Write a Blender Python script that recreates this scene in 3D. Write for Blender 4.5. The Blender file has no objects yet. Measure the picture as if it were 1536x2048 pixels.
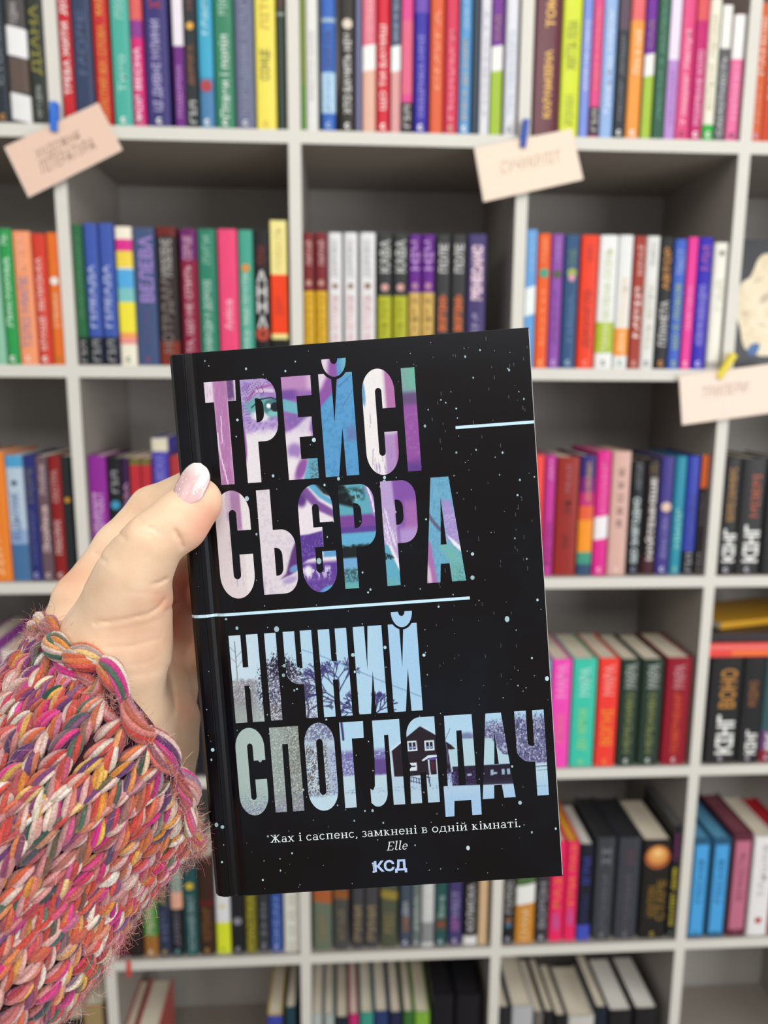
import bpy, bmesh, math, random
import numpy as np
from mathutils import Vector, Matrix

rnd = random.Random(7)
C = bpy.context.scene.collection
SC = bpy.context.scene
ZF = 0.345                                   # height of the lowest reference shelf above the floor

# ------------------------------------------------------------------ camera
FPX = 1493.9                                 # focal length in pixels of the 1536 x 2048 frame
CAM = np.array((0.40059, -1.15942, 1.02386 + ZF))
YAW, PITCH, ROLL = 0.05755897, -0.16902274, 0.00562370
_cy, _sy, _cp, _sp = math.cos(YAW), math.sin(YAW), math.cos(PITCH), math.sin(PITCH)
FW = np.array((_sy*_cp, _cy*_cp, _sp))
_r = np.array((_cy, -_sy, 0.0)); _u = np.cross(_r, FW)
RT = math.cos(ROLL)*_r + math.sin(ROLL)*_u
UP = -math.sin(ROLL)*_r + math.cos(ROLL)*_u
cam = bpy.data.cameras.new('camera'); camo = bpy.data.objects.new('camera', cam); C.objects.link(camo)
cam.sensor_fit = 'HORIZONTAL'; cam.sensor_width = 36.0; cam.lens = FPX/1536*36.0
cam.clip_start = 0.01; cam.clip_end = 60
cam.dof.use_dof = True; cam.dof.focus_distance = 0.281; cam.dof.aperture_fstop = 11.5
camo.matrix_world = Matrix(((RT[0], UP[0], -FW[0], CAM[0]), (RT[1], UP[1], -FW[1], CAM[1]),
                            (RT[2], UP[2], -FW[2], CAM[2]), (0, 0, 0, 1)))
SC.camera = camo

# ------------------------------------------------------------------ world, lamps, exposure
w = bpy.data.worlds.new('world'); SC.world = w; w.use_nodes = True
w.node_tree.nodes['Background'].inputs[0].default_value = (0.93, 0.96, 1.0, 1)
w.node_tree.nodes['Background'].inputs[1].default_value = 0.40
def area(name, loc, target, sx, sy, power, col=(1, .96, .9)):
    l = bpy.data.lights.new(name, 'AREA'); l.shape = 'RECTANGLE'; l.size = sx; l.size_y = sy; l.energy = power; l.color = col
    o = bpy.data.objects.new(name, l); C.objects.link(o); o.location = loc
    o.rotation_euler = (Vector(target) - Vector(loc)).to_track_quat('-Z', 'Y').to_euler()
    return o
area('ceiling_panel_lamp', (0.6, -1.35, 2.95), (0.6, -1.0, 0), 2.2, 0.9, 16)
area('ceiling_panel_lamp', (0.9, -3.0, 2.9), (0.5, -0.2, 0.8), 1.8, 1.0, 40)
area('ceiling_panel_lamp', (-1.6, -2.6, 2.9), (0.2, -0.4, 0.8), 1.8, 1.0, 12)
area('right_fill_light', (2.9, -2.7, 1.25), (0.7, 0.0, 0.6), 1.7, 1.7, 52, (.97, .98, 1))  # added soft fill from the right, brightens the lower shelves and the hand
SC.view_settings.view_transform = 'Standard'; SC.view_settings.look = 'None'
SC.view_settings.exposure = 0.0; SC.view_settings.gamma = 1.0; SC.view_settings.use_curve_mapping = False

# ------------------------------------------------------------------ helpers
def ray(px, py): return FW + (px-768)/FPX*RT - (py-1024)/FPX*UP
def atY(px, py, Y):                          # the point of a vertical plane y = Y seen at a pixel
    d = ray(px, py); return CAM + d*(Y-CAM[1])/d[1]
def atD(px, py, D): return CAM + ray(px, py)*D
def lin(h):
    if not isinstance(h, str): c = [v for v in h]
    else: h = h.lstrip('#'); c = [int(h[i:i+2], 16)/255 for i in (0, 2, 4)]
    return tuple(v/12.92 if v <= .04045 else ((v+.055)/1.055)**2.4 for v in c)
def slin(a):
    a = np.clip(a, 0, 1); return np.where(a <= .04045, a/12.92, ((a+.055)/1.055)**2.4)
def tag(o, label=None, cat=None, group=None, kind=None):
    for k, v in (('label', label), ('category', cat), ('group', group), ('kind', kind)):
        if v: o[k] = v
    return o
def empty(name, loc=(0, 0, 0)):
    o = bpy.data.objects.new(name, None); C.objects.link(o); o.location = loc; o.empty_display_size = .02; return o
def link(name, me, mat=None, parent=None, kind=None, label=None):
    o = bpy.data.objects.new(name, me); C.objects.link(o)
    if mat: me.materials.clear(); me.materials.append(mat)
    if parent: o.parent = parent
    if kind: o['kind'] = kind
    if label: o['label'] = label
    return o
class MB:                                    # collects simple shapes into one mesh
    def __init__(s): s.v = []; s.f = []; s.c = []
    def add(s, v, f, c=None):
        n = len(s.v); s.v += [tuple(p) for p in v]; s.f += [tuple(i+n for i in q) for q in f]
        if c is not None: s.c += [c]*len(v)
    def box(s, a, b):
        x0, y0, z0 = a; x1, y1, z1 = b
        s.add([(x0,y0,z0),(x1,y0,z0),(x1,y1,z0),(x0,y1,z0),(x0,y0,z1),(x1,y0,z1),(x1,y1,z1),(x0,y1,z1)],
              [(0,3,2,1),(4,5,6,7),(0,1,5,4),(1,2,6,5),(2,3,7,6),(3,0,4,7)])
    def prism(s, poly, z0, z1, axis='z'):    # extruded convex or simple outline
        n = len(poly)
        f3 = {'z': lambda a, b, t: (a, b, t), 'y': lambda a, b, t: (a, t, b), 'x': lambda a, b, t: (t, a, b)}[axis]
        s.add([f3(a, b, z0) for a, b in poly]+[f3(a, b, z1) for a, b in poly],
              [tuple(range(n))[::-1], tuple(range(n, 2*n))]+[(i, (i+1) % n, n+(i+1) % n, n+i) for i in range(n)])
    def tube(s, pts, rad, n=8, c=None):
        pts = [Vector(p) for p in pts]; rad = rad if hasattr(rad, '__len__') else [rad]*len(pts); vs = []; nrm = None
        for i, p in enumerate(pts):
            t = (pts[min(i+1, len(pts)-1)]-pts[max(i-1, 0)]).normalized()
            if nrm is None: nrm = t.orthogonal().normalized()
            nrm = (nrm - t*nrm.dot(t)).normalized(); b = t.cross(nrm)
            vs += [tuple(p+(nrm*math.cos(2*math.pi*k/n)+b*math.sin(2*math.pi*k/n))*rad[i]) for k in range(n)]
        m = len(pts)
        s.add(vs, [(i*n+k, i*n+(k+1) % n, (i+1)*n+(k+1) % n, (i+1)*n+k) for i in range(m-1) for k in range(n)]
              + [tuple(range(n))[::-1], tuple(range((m-1)*n, m*n))], c)
    def mesh(s, name, smooth=False, recalc=True):
        me = bpy.data.meshes.new(name); me.from_pydata(s.v, [], s.f)
        if recalc:
            bm = bmesh.new(); bm.from_mesh(me); bmesh.ops.recalc_face_normals(bm, faces=bm.faces); bm.to_mesh(me); bm.free()
        if s.c:
            a = me.color_attributes.new('print', 'FLOAT_COLOR', 'POINT')
            a.data.foreach_set('color', np.array([tuple(c)+(1,) for c in s.c], dtype=np.float32).ravel())
        if smooth: me.polygons.foreach_set('use_smooth', [True]*len(me.polygons))
        me.update(); return me
def bevel(o, wd, seg=2):
    m = o.modifiers.new('bevel', 'BEVEL'); m.width = wd; m.segments = seg; m.limit_method = 'ANGLE'; m.angle_limit = math.radians(35)

# ------------------------------------------------------------------ materials
def nodes(m):
    m.use_nodes = True; nt = m.node_tree; return nt, nt.nodes['Principled BSDF']
_mats = {}
def mat(hexc, rough=.45, name=None, var=.06, scale=60, spec=.4, coat=0, bump=0):
    key = (hexc, rough, var, scale, spec, coat, bump)
    if key in _mats: return _mats[key]
    m = bpy.data.materials.new(name or 'print_'+hexc.lstrip('#')); nt, b = nodes(m); c = lin(hexc)
    no = nt.nodes.new('ShaderNodeTexNoise'); no.inputs['Scale'].default_value = scale; no.inputs['Detail'].default_value = 4
    tc = nt.nodes.new('ShaderNodeTexCoord'); nt.links.new(tc.outputs['Object'], no.inputs['Vector'])
    mx = nt.nodes.new('ShaderNodeMix'); mx.data_type = 'RGBA'
    mx.inputs[6].default_value = tuple(v*(1-var) for v in c)+(1,); mx.inputs[7].default_value = tuple(min(1, v*(1+var)) for v in c)+(1,)
    nt.links.new(no.outputs['Fac'], mx.inputs[0]); nt.links.new(mx.outputs[2], b.inputs['Base Color'])
    b.inputs['Roughness'].default_value = rough; b.inputs['Specular IOR Level'].default_value = spec
    b.inputs['Coat Weight'].default_value = coat
    if bump:
        bp = nt.nodes.new('ShaderNodeBump'); bp.inputs['Strength'].default_value = bump; bp.inputs['Distance'].default_value = .001
        nt.links.new(no.outputs['Fac'], bp.inputs['Height']); nt.links.new(bp.outputs[0], b.inputs['Normal'])
    _mats[key] = m; return m
def attr_mat(name, rough=.5, spec=.3, fibre=0, sheen=0):
    m = bpy.data.materials.new(name); nt, b = nodes(m)
    a = nt.nodes.new('ShaderNodeAttribute'); a.attribute_name = 'print'
    b.inputs['Roughness'].default_value = rough; b.inputs['Specular IOR Level'].default_value = spec
    if fibre:
        tc = nt.nodes.new('ShaderNodeTexCoord')
        no = nt.nodes.new('ShaderNodeTexNoise'); no.inputs['Scale'].default_value = fibre; no.inputs['Detail'].default_value = 3
        nt.links.new(tc.outputs['Object'], no.inputs['Vector'])
        mx = nt.nodes.new('ShaderNodeMix'); mx.data_type = 'RGBA'; mx.blend_type = 'MULTIPLY'; mx.inputs[0].default_value = 1
        rp = nt.nodes.new('ShaderNodeValToRGB'); rp.color_ramp.elements[0].color = (.62, .6, .6, 1); rp.color_ramp.elements[1].color = (1.15, 1.15, 1.15, 1)
        rp.color_ramp.elements[0].position = .3; rp.color_ramp.elements[1].position = .7
        nt.links.new(no.outputs['Fac'], rp.inputs[0]); nt.links.new(a.outputs['Color'], mx.inputs[6]); nt.links.new(rp.outputs[0], mx.inputs[7])
        nt.links.new(mx.outputs[2], b.inputs['Base Color'])
        bp = nt.nodes.new('ShaderNodeBump'); bp.inputs['Strength'].default_value = .5; bp.inputs['Distance'].default_value = .0006
        nt.links.new(no.outputs['Fac'], bp.inputs['Height']); nt.links.new(bp.outputs[0], b.inputs['Normal'])
    else: nt.links.new(a.outputs['Color'], b.inputs['Base Color'])
    if sheen: b.inputs['Sheen Weight'].default_value = sheen
    return m
M_EDGE = mat('d6d3ca', .5, 'light_grey_edge_band', .03, 20)
M_BOARD = mat('9a938b', .55, 'grey_laminate', .05, 12)
M_BACK = mat('a8a49e', .7, 'dark_grey_hardboard', .05, 14)
def page_mat(name, c1, c2):
    m = bpy.data.materials.new(name); nt, b = nodes(m)
    tc = nt.nodes.new('ShaderNodeTexCoord'); mp = nt.nodes.new('ShaderNodeMapping'); mp.inputs['Scale'].default_value = (1500, 6, 6)
    no = nt.nodes.new('ShaderNodeTexNoise'); no.inputs['Scale'].default_value = 1; no.inputs['Detail'].default_value = 2
    rp = nt.nodes.new('ShaderNodeValToRGB'); rp.color_ramp.elements[0].color = lin(c1)+(1,); rp.color_ramp.elements[1].color = lin(c2)+(1,)
    nt.links.new(tc.outputs['Object'], mp.inputs[0]); nt.links.new(mp.outputs[0], no.inputs[0]); nt.links.new(no.outputs['Fac'], rp.inputs[0])
    nt.links.new(rp.outputs[0], b.inputs['Base Color']); b.inputs['Roughness'].default_value = .85; b.inputs['Specular IOR Level'].default_value = .1
    return m
M_PAGE = page_mat('paper_edges', 'cfc4ae', 'f0e6d2')
M_PAGEW = page_mat('white_paper_edges', 'd5d2ca', 'f2efe6')

# ------------------------------------------------------------------ text: glyph outlines of the built-in font, one mesh per line of print
_text = []
def text(s, mtx, length, height, material, name, parent, bold=0.0, shear=0.0):
    _text.append((s, mtx, length, height, material, name, parent, bold, shear))
def flush_text():
    cache = {}
    for t in _text:
        k = (t[0], t[7], t[8])
        if k not in cache:
            cu = bpy.data.curves.new('t', 'FONT'); cu.body = t[0]; cu.offset = t[7]; cu.shear = t[8]; cu.resolution_u = 2
            o = bpy.data.objects.new('t', cu); C.objects.link(o); cache[k] = o
    bpy.context.view_layer.update(); dg = bpy.context.evaluated_depsgraph_get()
    base = {}
    for k, o in cache.items():
        me = bpy.data.meshes.new_from_object(o.evaluated_get(dg)); n = len(me.vertices)
        co = np.empty(n*3, np.float32); me.vertices.foreach_get('co', co); co = co.reshape(-1, 3)
        base[k] = (co, [tuple(p.vertices) for p in me.polygons], co.min(0), co.max(0)); bpy.data.meshes.remove(me)
    for k, o in cache.items():
        cu = o.data; bpy.data.objects.remove(o); bpy.data.curves.remove(cu)
    for s, mtx, length, height, material, name, parent, bold, shear in _text:
        co, fs, lo, hi = base[(s, bold, shear)]
        d = np.maximum(hi-lo, 1e-6); q = (co-(lo+hi)/2)/d; q[:, 0] *= length; q[:, 1] *= height; q[:, 2] = 0
        m4 = np.array(mtx); q = q @ m4[:3, :3].T + m4[:3, 3]
        me = bpy.data.meshes.new(name); me.from_pydata(q.tolist(), [], fs); me.update()
        link(name, me, material, parent)

# ------------------------------------------------------------------ setting
def struct(name, a, b, m):
    mb = MB(); mb.box(a, b); return tag(link(name, mb.mesh(name), m), kind='structure')
struct('floor', (-3, -4.2, -.05), (4, .45, 0), mat('8d8880', .5, 'grey_floor', .08, 3))
struct('wall_back', (-3, .40, 0), (4, .45, 3.0), mat('b9b4ac', .8, 'grey_wall', .03, 5))

# ------------------------------------------------------------------ bookcase
W = .335; TH = .018; K0, K1 = -1, 4
TOPS = [.3886+(k-1)*.3355 for k in range(0, 7)]          # top faces of the shelf boards, lowest first
TOPS = [.053, .3883, .7259, 1.0612, 1.395, 1.730, 2.066]
BACKY = .262
bc = empty('bookcase', (0.5, 0.13, 0))
tag(bc, 'tall grey cube bookcase with light front edges filled with rows of books', 'bookcase')
def loc(o):                                   # keep a part where it was built when it is parented to an Empty
    o.matrix_parent_inverse = o.parent.matrix_world.inverted() if o.parent.matrix_world != Matrix() else Matrix.Translation(-o.parent.location)
    return o
X0, X1 = K0*W-TH/2, K1*W+TH/2
for i, z in enumerate(TOPS):
    mb = MB(); mb.box((X0, .0008, z-TH), (X1, BACKY, z)); s = link('shelf', mb.mesh('shelf'), M_BOARD, bc); loc(s)
    mb = MB(); mb.box((X0, 0, z-TH), (X1, .0008, z)); loc2 = link('edge_band', mb.mesh('edge_band'), M_EDGE, s)
for k in range(K0, K1+1):
    for i in range(len(TOPS)-1):
        a, b = TOPS[i], TOPS[i+1]-TH; x = k*W
        mb = MB(); mb.box((x-TH/2, .0008, a), (x+TH/2, BACKY, b)); s = link('upright', mb.mesh('upright'), M_BOARD, bc); loc(s)
        mb = MB(); mb.box((x-TH/2, 0, a), (x+TH/2, .0008, b)); link('edge_band', mb.mesh('edge_band'), M_EDGE, s)
mb = MB(); mb.box((X0, BACKY, 0), (X1, BACKY+.004, TOPS[-1])); loc(link('back_panel', mb.mesh('back_panel'), M_BACK, bc))
mb = MB(); mb.box((X0, .02, 0), (X1, .035, TOPS[0]-TH)); loc(link('plinth', mb.mesh('plinth'), M_BOARD, bc))

# ------------------------------------------------------------------ shelf books
def spine_profile(t, kind):
    """y of the spine face across its width, 0 = foremost; soft rounding for hardbacks, square for paperbacks"""
    if kind == 'h': return [(-t/2, .0042), (-t/2+.0006, .0026), (-t/2+.0022, .0012), (-t/4, .0003), (0, 0), (t/4, .0003), (t/2-.0022, .0012), (t/2-.0006, .0026), (t/2, .0042)]
    return [(-t/2, .0012), (-t/2+.0006, .0003), (-t/2+.0014, 0), (0, 0), (t/2-.0014, 0), (t/2-.0006, .0003), (t/2, .0012)]
def book_mesh_cover(t, h, d, kind):
    pr = spine_profile(t, kind); bt = .0022 if kind == 'h' else .0006
    outer = [(-t/2, d)]+pr+[(t/2, d)]
    inner = [(t/2-bt, d)]+[(min(max(x, -t/2+bt), t/2-bt), y+bt+.0008) for x, y in reversed(pr)]+[(-t/2+bt, d)]
    poly = outer+inner; n = len(outer); mb = MB(); N = len(poly); vs = [(x, y, 0) for x, y in poly]+[(x, y, h) for x, y in poly]
    fs = [(i, (i+1) % N, N+(i+1) % N, N+i) for i in range(N)]
    for i in range(n-1):                       # end caps as quads between the outer and the inner line
        a, b, c, e = i, i+1, N-2-i, N-1-i
        fs += [(a, e, c, b), (N+a, N+b, N+c, N+e)]
    mb.add(vs, fs); return mb.mesh('cover')
def strip_mesh(t, kind, z0, z1, slant=0, off=.00018):
    pr = spine_profile(t, kind); mb = MB(); n = len(pr)
    mb.add([(x, y-off, z0+slant*(x/t)) for x, y in pr]+[(x, y-off, z1+slant*(x/t)) for x, y in pr], [(i, i+1, n+i+1, n+i) for i in range(n-1)])
    return mb.mesh('spine_band', recalc=False)
def ring_mesh(r0, r1, a0=0, a1=2*math.pi, n=16):
    mb = MB(); vs = []
    for i in range(n+1):
        a = a0+(a1-a0)*i/n; vs += [(r0*math.cos(a), 0, r0*math.sin(a)), (r1*math.cos(a), 0, r1*math.sin(a))]
    mb.add(vs, [(2*i, 2*i+1, 2*i+3, 2*i+2) for i in range(n)]); return mb.mesh('mark', recalc=False)
labels_seen = {}
ALLB = []
def shelf_row(shelf, ym, ybase, setback, where, group, rows, bay, height=None, depth=.135):
    """rows: (x0, x1, ytop, colour, look, bands, texts, opts) read off the photograph at height ym"""
    z = TOPS[shelf]; lo, hi = bay[0]*W+TH/2+.0004, bay[1]*W-TH/2-.0004
    spans = []
    for r in rows:
        a, b = atY(r[0], ym, setback)[0], atY(r[1], ym, setback)[0]; spans.append([a, b])
    for i in range(len(spans)-1):
        if spans[i][1] > spans[i+1][0]-.0004:
            m = (spans[i][1]+spans[i+1][0])/2; spans[i][1] = m-.0002; spans[i+1][0] = m+.0002
    for i, s in enumerate(spans): s[0] = max(s[0], lo); s[1] = min(s[1], hi)
    prev = None
    for (a, b), r in zip(spans, rows):
        x0, x1, yt, col, look, bands, texts = r[:7]; op = r[7] if len(r) > 7 else {}
        t = b-a
        if t < .003: continue
        sb = setback+op.get('back', 0)+.002*rnd.random(); kind = op.get('kind', 'h' if t > .017 else 'p')
        h = atY((x0+x1)/2, yt, sb)[2]-z if yt is not None else (height or .205)
        h = min(max(h, .14), TOPS[shelf+1]-TH-z-.004)
        d = min(h*.66, BACKY-sb-.01) if depth is None else min(depth, h*.7)
        o = empty('book', ((a+b)/2, sb, z))
        lab = look+op.get('loc', (', right of the '+prev) if prev else '')
        if len((lab+' '+where).split()) <= 16: lab += ', '+where if not lab.endswith(where) else ''
        if len(lab.split()) > 16: lab = look+', '+where
        if len(lab.split()) > 16: lab = look
        tag(o, lab, 'book', group); prev = op.get('short', look.split(' with ')[0].split(' and ')[0])
        if prev.startswith('second ') or prev.startswith('first ') or prev.startswith('third '): prev = prev
        labels_seen.setdefault(lab, []).append(o)
        gl = op.get('rough', .35)
        link('cover', book_mesh_cover(t-.0003, h, d, kind), mat(col, gl, spec=.2), o)
        bt = .0024 if kind == 'h' else .0007; ins = .003 if kind == 'h' else .0004
        mb = MB(); nseg = 6; x_in = t/2-.0003-bt
        if x_in > .001:
            mb.box((-x_in, .0062 if kind == 'h' else .0022, ins), (x_in, d-(.003 if kind == 'h' else .0003), h-ins))
            link('page_block', mb.mesh('page_block'), op.get('pages', M_PAGE), o)
        def zz(y): return atY((x0+x1)/2, y, sb)[2]-z
        for i, bd in enumerate(bands):
            zt, zb = min(zz(bd[0]), h-.0004), max(zz(bd[1]), .0004)
            if zt-zb < .001: continue
            sl = bd[3] if len(bd) > 3 else 0
            link('spine_band', strip_mesh((t-.0003)*.74, 'p', zb, zt, 0, .0004) if len(bd) > 4 else strip_mesh(t-.0003, kind, zb, zt, sl, .00018+.00006*i), mat(bd[2], gl, spec=.2), o)
        yo = -.0006-(0 if kind == 'p' else 0)
        for tx in texts:
            zt, zb = min(zz(tx[0]), h-.001), max(zz(tx[1]), .001); fr = tx[4]; xo = (tx[5] if len(tx) > 5 else 0)*t
            if zt-zb < .003: continue
            up = len(tx) > 6 and tx[6]
            if up:                            # letters that stand upright, one above the other
                s = tx[3]; step = (zt-zb)/len(s)
                for i, ch in enumerate(s):
                    if ch == ' ': continue
                    mt = Matrix(((1, 0, 0, xo), (0, 0, -1, yo), (0, 1, 0, zt-step*(i+.5)), (0, 0, 0, 1)))
                    text(ch, mt, t*fr, step*.86, mat(tx[2], .4, var=.02), 'spine_letter', o, .03)
            else:                             # runs from the foot to the head of the spine
                mt = Matrix(((0, -1, 0, xo), (0, 0, -1, yo), (1, 0, 0, (zt+zb)/2), (0, 0, 0, 1)))
                text(tx[3], mt, zt-zb, t*fr, mat(tx[2], .4, var=.02), 'spine_title', o, tx[7] if len(tx) > 7 else .012)
        mk = op.get('mark')
        if mk:
            r_ = min(t*.24, .0042); zc = op.get('markz', .009)
            mo = link('publisher_mark', ring_mesh(r_*.45, r_, math.radians(50), math.radians(330)), mat(mk, .4, var=.02), o); mo.location = (0, yo, zc)
        for di, (y, colr, fr) in enumerate(op.get('dots', ())):
            mo = link('spine_picture', ring_mesh(0, t*fr, n=14), mat(colr, .4, var=.15, scale=300), o); mo.location = (0, yo-.0001*(di+1), zz(y))
        if op.get('ring'):
            y, colr, r0, r1 = op['ring']
            mo = link('spine_picture', ring_mesh(t*r0, t*r1, n=24), mat(colr, .4), o); mo.location = (0, yo, zz(y))
        ALLB.append(o)
WH = 'f0efeb'
KING = lambda y0, y1, fr: (y0, y1, 'ecece8', 'КІНГ', fr, .08, False, .03)
TOPW = 'on the top shelf'; G = 'books in the bays of the grey bookcase'
# ---- top row
shelf_row(5, 150, 245, .004, 'top left corner', 'books on the top shelf, outer left bay', [
 (-48, -14, -40, '3a4a55', 'dull blue book at the picture edge', [], []),
 (-13, 14, -40, '252f38', 'dark slate book with an orange mark at the foot', [], [(30, 170, '7a8790', 'СТОРОЖ', .4)], {'mark': 'c58a3a'}),
 (15, 57, -42, '4b4847', 'charcoal book with two slanted white bands', [(54, 113, 'e8e7e6', -.006), (188, 242, 'e2e2e1', -.006), (116, 184, '5d4e48')], [(4, 48, 'b9b4b2', 'ГОДИНА', .4)], {'short': 'charcoal white-banded book'}),
 (59, 93, -40, '2f352f', 'dark green book with big yellow letters', [], [(10, 150, '8c8533', 'ДІАНА', .62), (170, 235, 'b0b4b0', 'НІЧ І ДЕНЬ', .3)]),
], (-1, 0))
shelf_row(5, 150, 250, .004, TOPW, 'books on the top shelf, second bay', [
 (118, 146, -35, 'c3262f', 'red book with white block title', [], [(45, 190, WH, 'ТРЕБА ЖИТИ', .55), (-30, 30, WH, 'ДОМ', .6)], {'mark': WH, 'loc': ' beside the leftmost upright'}),
 (147, 187, -35, '333f5d', 'plain navy book with a quiet spine', [], [(20, 150, '4d5b7c', 'МОРЕ', .4)]),
 (189, 220, -38, 'c02c26', 'red book with gold spine lettering', [], [(50, 240, 'e59a3c', 'ЗОЛОТИЙ ВІК СЛОВА', .55), (-30, 30, 'e8b050', 'КАЗКИ', .4)]),
 (224, 262, -36, '49ab9a', 'teal book with pale script title', [], [(110, 185, 'a9d9cf', 'Тихо', .4), (-10, 40, 'a0d0c6', 'ЛІС', .4)], {'mark': WH}),
 (263, 288, -36, 'd22a78', 'magenta book with a white title', [(-30, 40, 'd8605c'), (40, 75, '8a3a8c')], [(95, 245, 'f3dbe6', 'МОЯ ВЕСНА', .5)], {'mark': WH}),
 (291, 339, -34, '393270', 'wide indigo book with lilac title', [], [(40, 222, 'b8b0d8', 'ЦІ ДИВНІ МЛИНИ', .42), (-30, 18, 'b8314b', 'ХТО', .5)], {'mark': WH}),
 (348, 369, -30, '6d2c80', 'purple book with a white upper panel', [(-20, 92, 'e6dfe8')], [(130, 235, 'b78cc6', 'ПОДОРОЖ', .5)]),
 (371, 395, -30, '2a3033', 'black book with orange title and small star', [], [(90, 170, '9c5a3c', 'ДОРОГА', .45), (-20, 20, '7a4434', 'НІЧ', .4), (202, 246, 'c9cac8', 'ҐІЛ', .6)], {'dots': ((52, 'e0a63c', .3),)}),
 (397, 427, -34, '3fa3c4', 'sky blue book with a darker foot', [(155, 262, '4a7eaa')], [(-20, 70, 'a9d5e2', 'Маяк', .4)], {'dots': ((172, 'a8343a', .38),), 'mark': WH}),
 (429, 468, -36, '36805f', 'green book with white spine title', [], [(70, 235, 'd9eae0', 'Птахи і попіл', .45), (-20, 30, 'a9cdbb', 'РІКА', .4)], {'mark': WH}),
 (470, 509, -36, '666b86', 'slate grey book with faint lettering', [], [(0, 235, '878ca6', 'РОЗРАДНИК СЕРЦЯ', .4)], {'mark': 'd8d9e4'}),
 (511, 552, -38, 'ecdc5c', 'yellow book with small dark title', [], [(98, 160, '6f6a35', 'СОНЦЕ', .55), (-20, 60, 'c9a545', 'ЛІТО', .45)], {'mark': 'd8b040'}),
 (555, 571, -20, '2c3d31', 'thin dark green book with brown top', [(-20, 18, '4a3a30'), (26, 31, '9aa09a')], []),
], (0, 1))
shelf_row(5, 150, 265, .004, TOPW, 'books on the top shelf, third bay', [
 (597, 610, -36, '7d8f2a', 'thin olive green book', [(170, 265, '5f9438')], [], {'loc': ' beside the second upright'}),
 (611, 636, -36, 'dcdcd7', 'white book with faint grey lettering', [], [(60, 200, 'c2c2bc', 'МІСТО СНУ', .4)]),
 (643, 671, -38, '3565b8', 'blue book with pale blue label band', [(145, 226, 'b4d4ea'), (36, 44, '9db8c8')], [(60, 140, '2a3f74', 'ЗИМА', .5), (150, 220, '7fa0c8', 'РОМАН', .4)], {'mark': '9db8d8'}),
 (679, 711, -36, '2e2a24', 'dark brown book with bold white title', [], [(68, 228, 'e4e2dc', 'ХТО БАЧИТЬ НІЧ', .45)], {'mark': WH, 'dots': ((48, 'd9cbb8', .3),)}),
 (712, 722, -32, '6f7197', 'thin lavender grey book', [], []),
 (724, 752, -38, 'e0788a', 'pink and peach book with a white slanted band', [(140, 270, 'deb09c'), (90, 141, 'eceae6', .004)], [(-10, 80, 'ecaab4', 'ЧОРНИЙ', .5)], {'short': 'pink white-banded book'}),
 (754, 780, -38, 'cf2136', 'scarlet book with white block title', [], [(50, 220, 'f2d8d6', 'ЩО ТИ БАЧИШ', .55)], {'mark': WH}),
 (782, 801, -38, '45516b', 'narrow navy and rose book with white band', [(142, 270, 'd69a98'), (92, 143, 'e6ebe8', .003)], [(-20, 80, '8a94a6', 'ВІТЕР', .4)]),
 (803, 825, -36, 'd8438a', 'raspberry pink book with black foot', [(205, 268, '2f2a2c'), (40, 190, 'd95f80')], [(212, 255, 'c8c4c4', 'ҐІЛ', .6)]),
 (828, 857, -38, '352a9e', 'blue violet book with lilac title', [(-30, 25, '6a4aae')], [(70, 235, '8d84da', 'ОБІЦЯНКА МРІЇ', .5)], {'mark': WH}),
 (860, 888, -38, 'd8603a', 'orange red book with pale streak', [], [(20, 180, 'e89a78', 'СМУГА', .35)]),
 (890, 917, -38, 'cf3654', 'crimson book with faint script', [], [(60, 240, 'e68898', 'Полум’я', .45)], {'mark': 'b7a890'}),
 (919, 943, -38, '5a98cc', 'light blue book with gold title', [], [(80, 240, 'cbb27c', 'ВТЕЧА ДО МОРЯ', .45), (-20, 60, '9cc4e4', 'ЗИМА', .4)], {'mark': WH}),
 (945, 959, -34, '2d3b4d', 'thin dark slate book', [], []),
 (961, 980, -36, 'd6d6dc', 'off white book with thin grey print', [], [(20, 230, 'b4b4c0', 'ПОВІСТІ', .4)]),
 (982, 1005, -38, '6e2b8c', 'purple and lime book with white label band', [(140, 270, '9dbb35'), (92, 142, 'e6e6e2', .003)], [(30, 80, '9a7a58', 'САД', .5)]),
 (1010, 1036, -38, 'dadce2', 'white book beside the third upright', [], [(60, 230, 'bfc4d4', 'ТІНІ МИНУЛОГО', .45)], {'mark': '8a8a90', 'loc': ''}),
], (1, 2))
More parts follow.
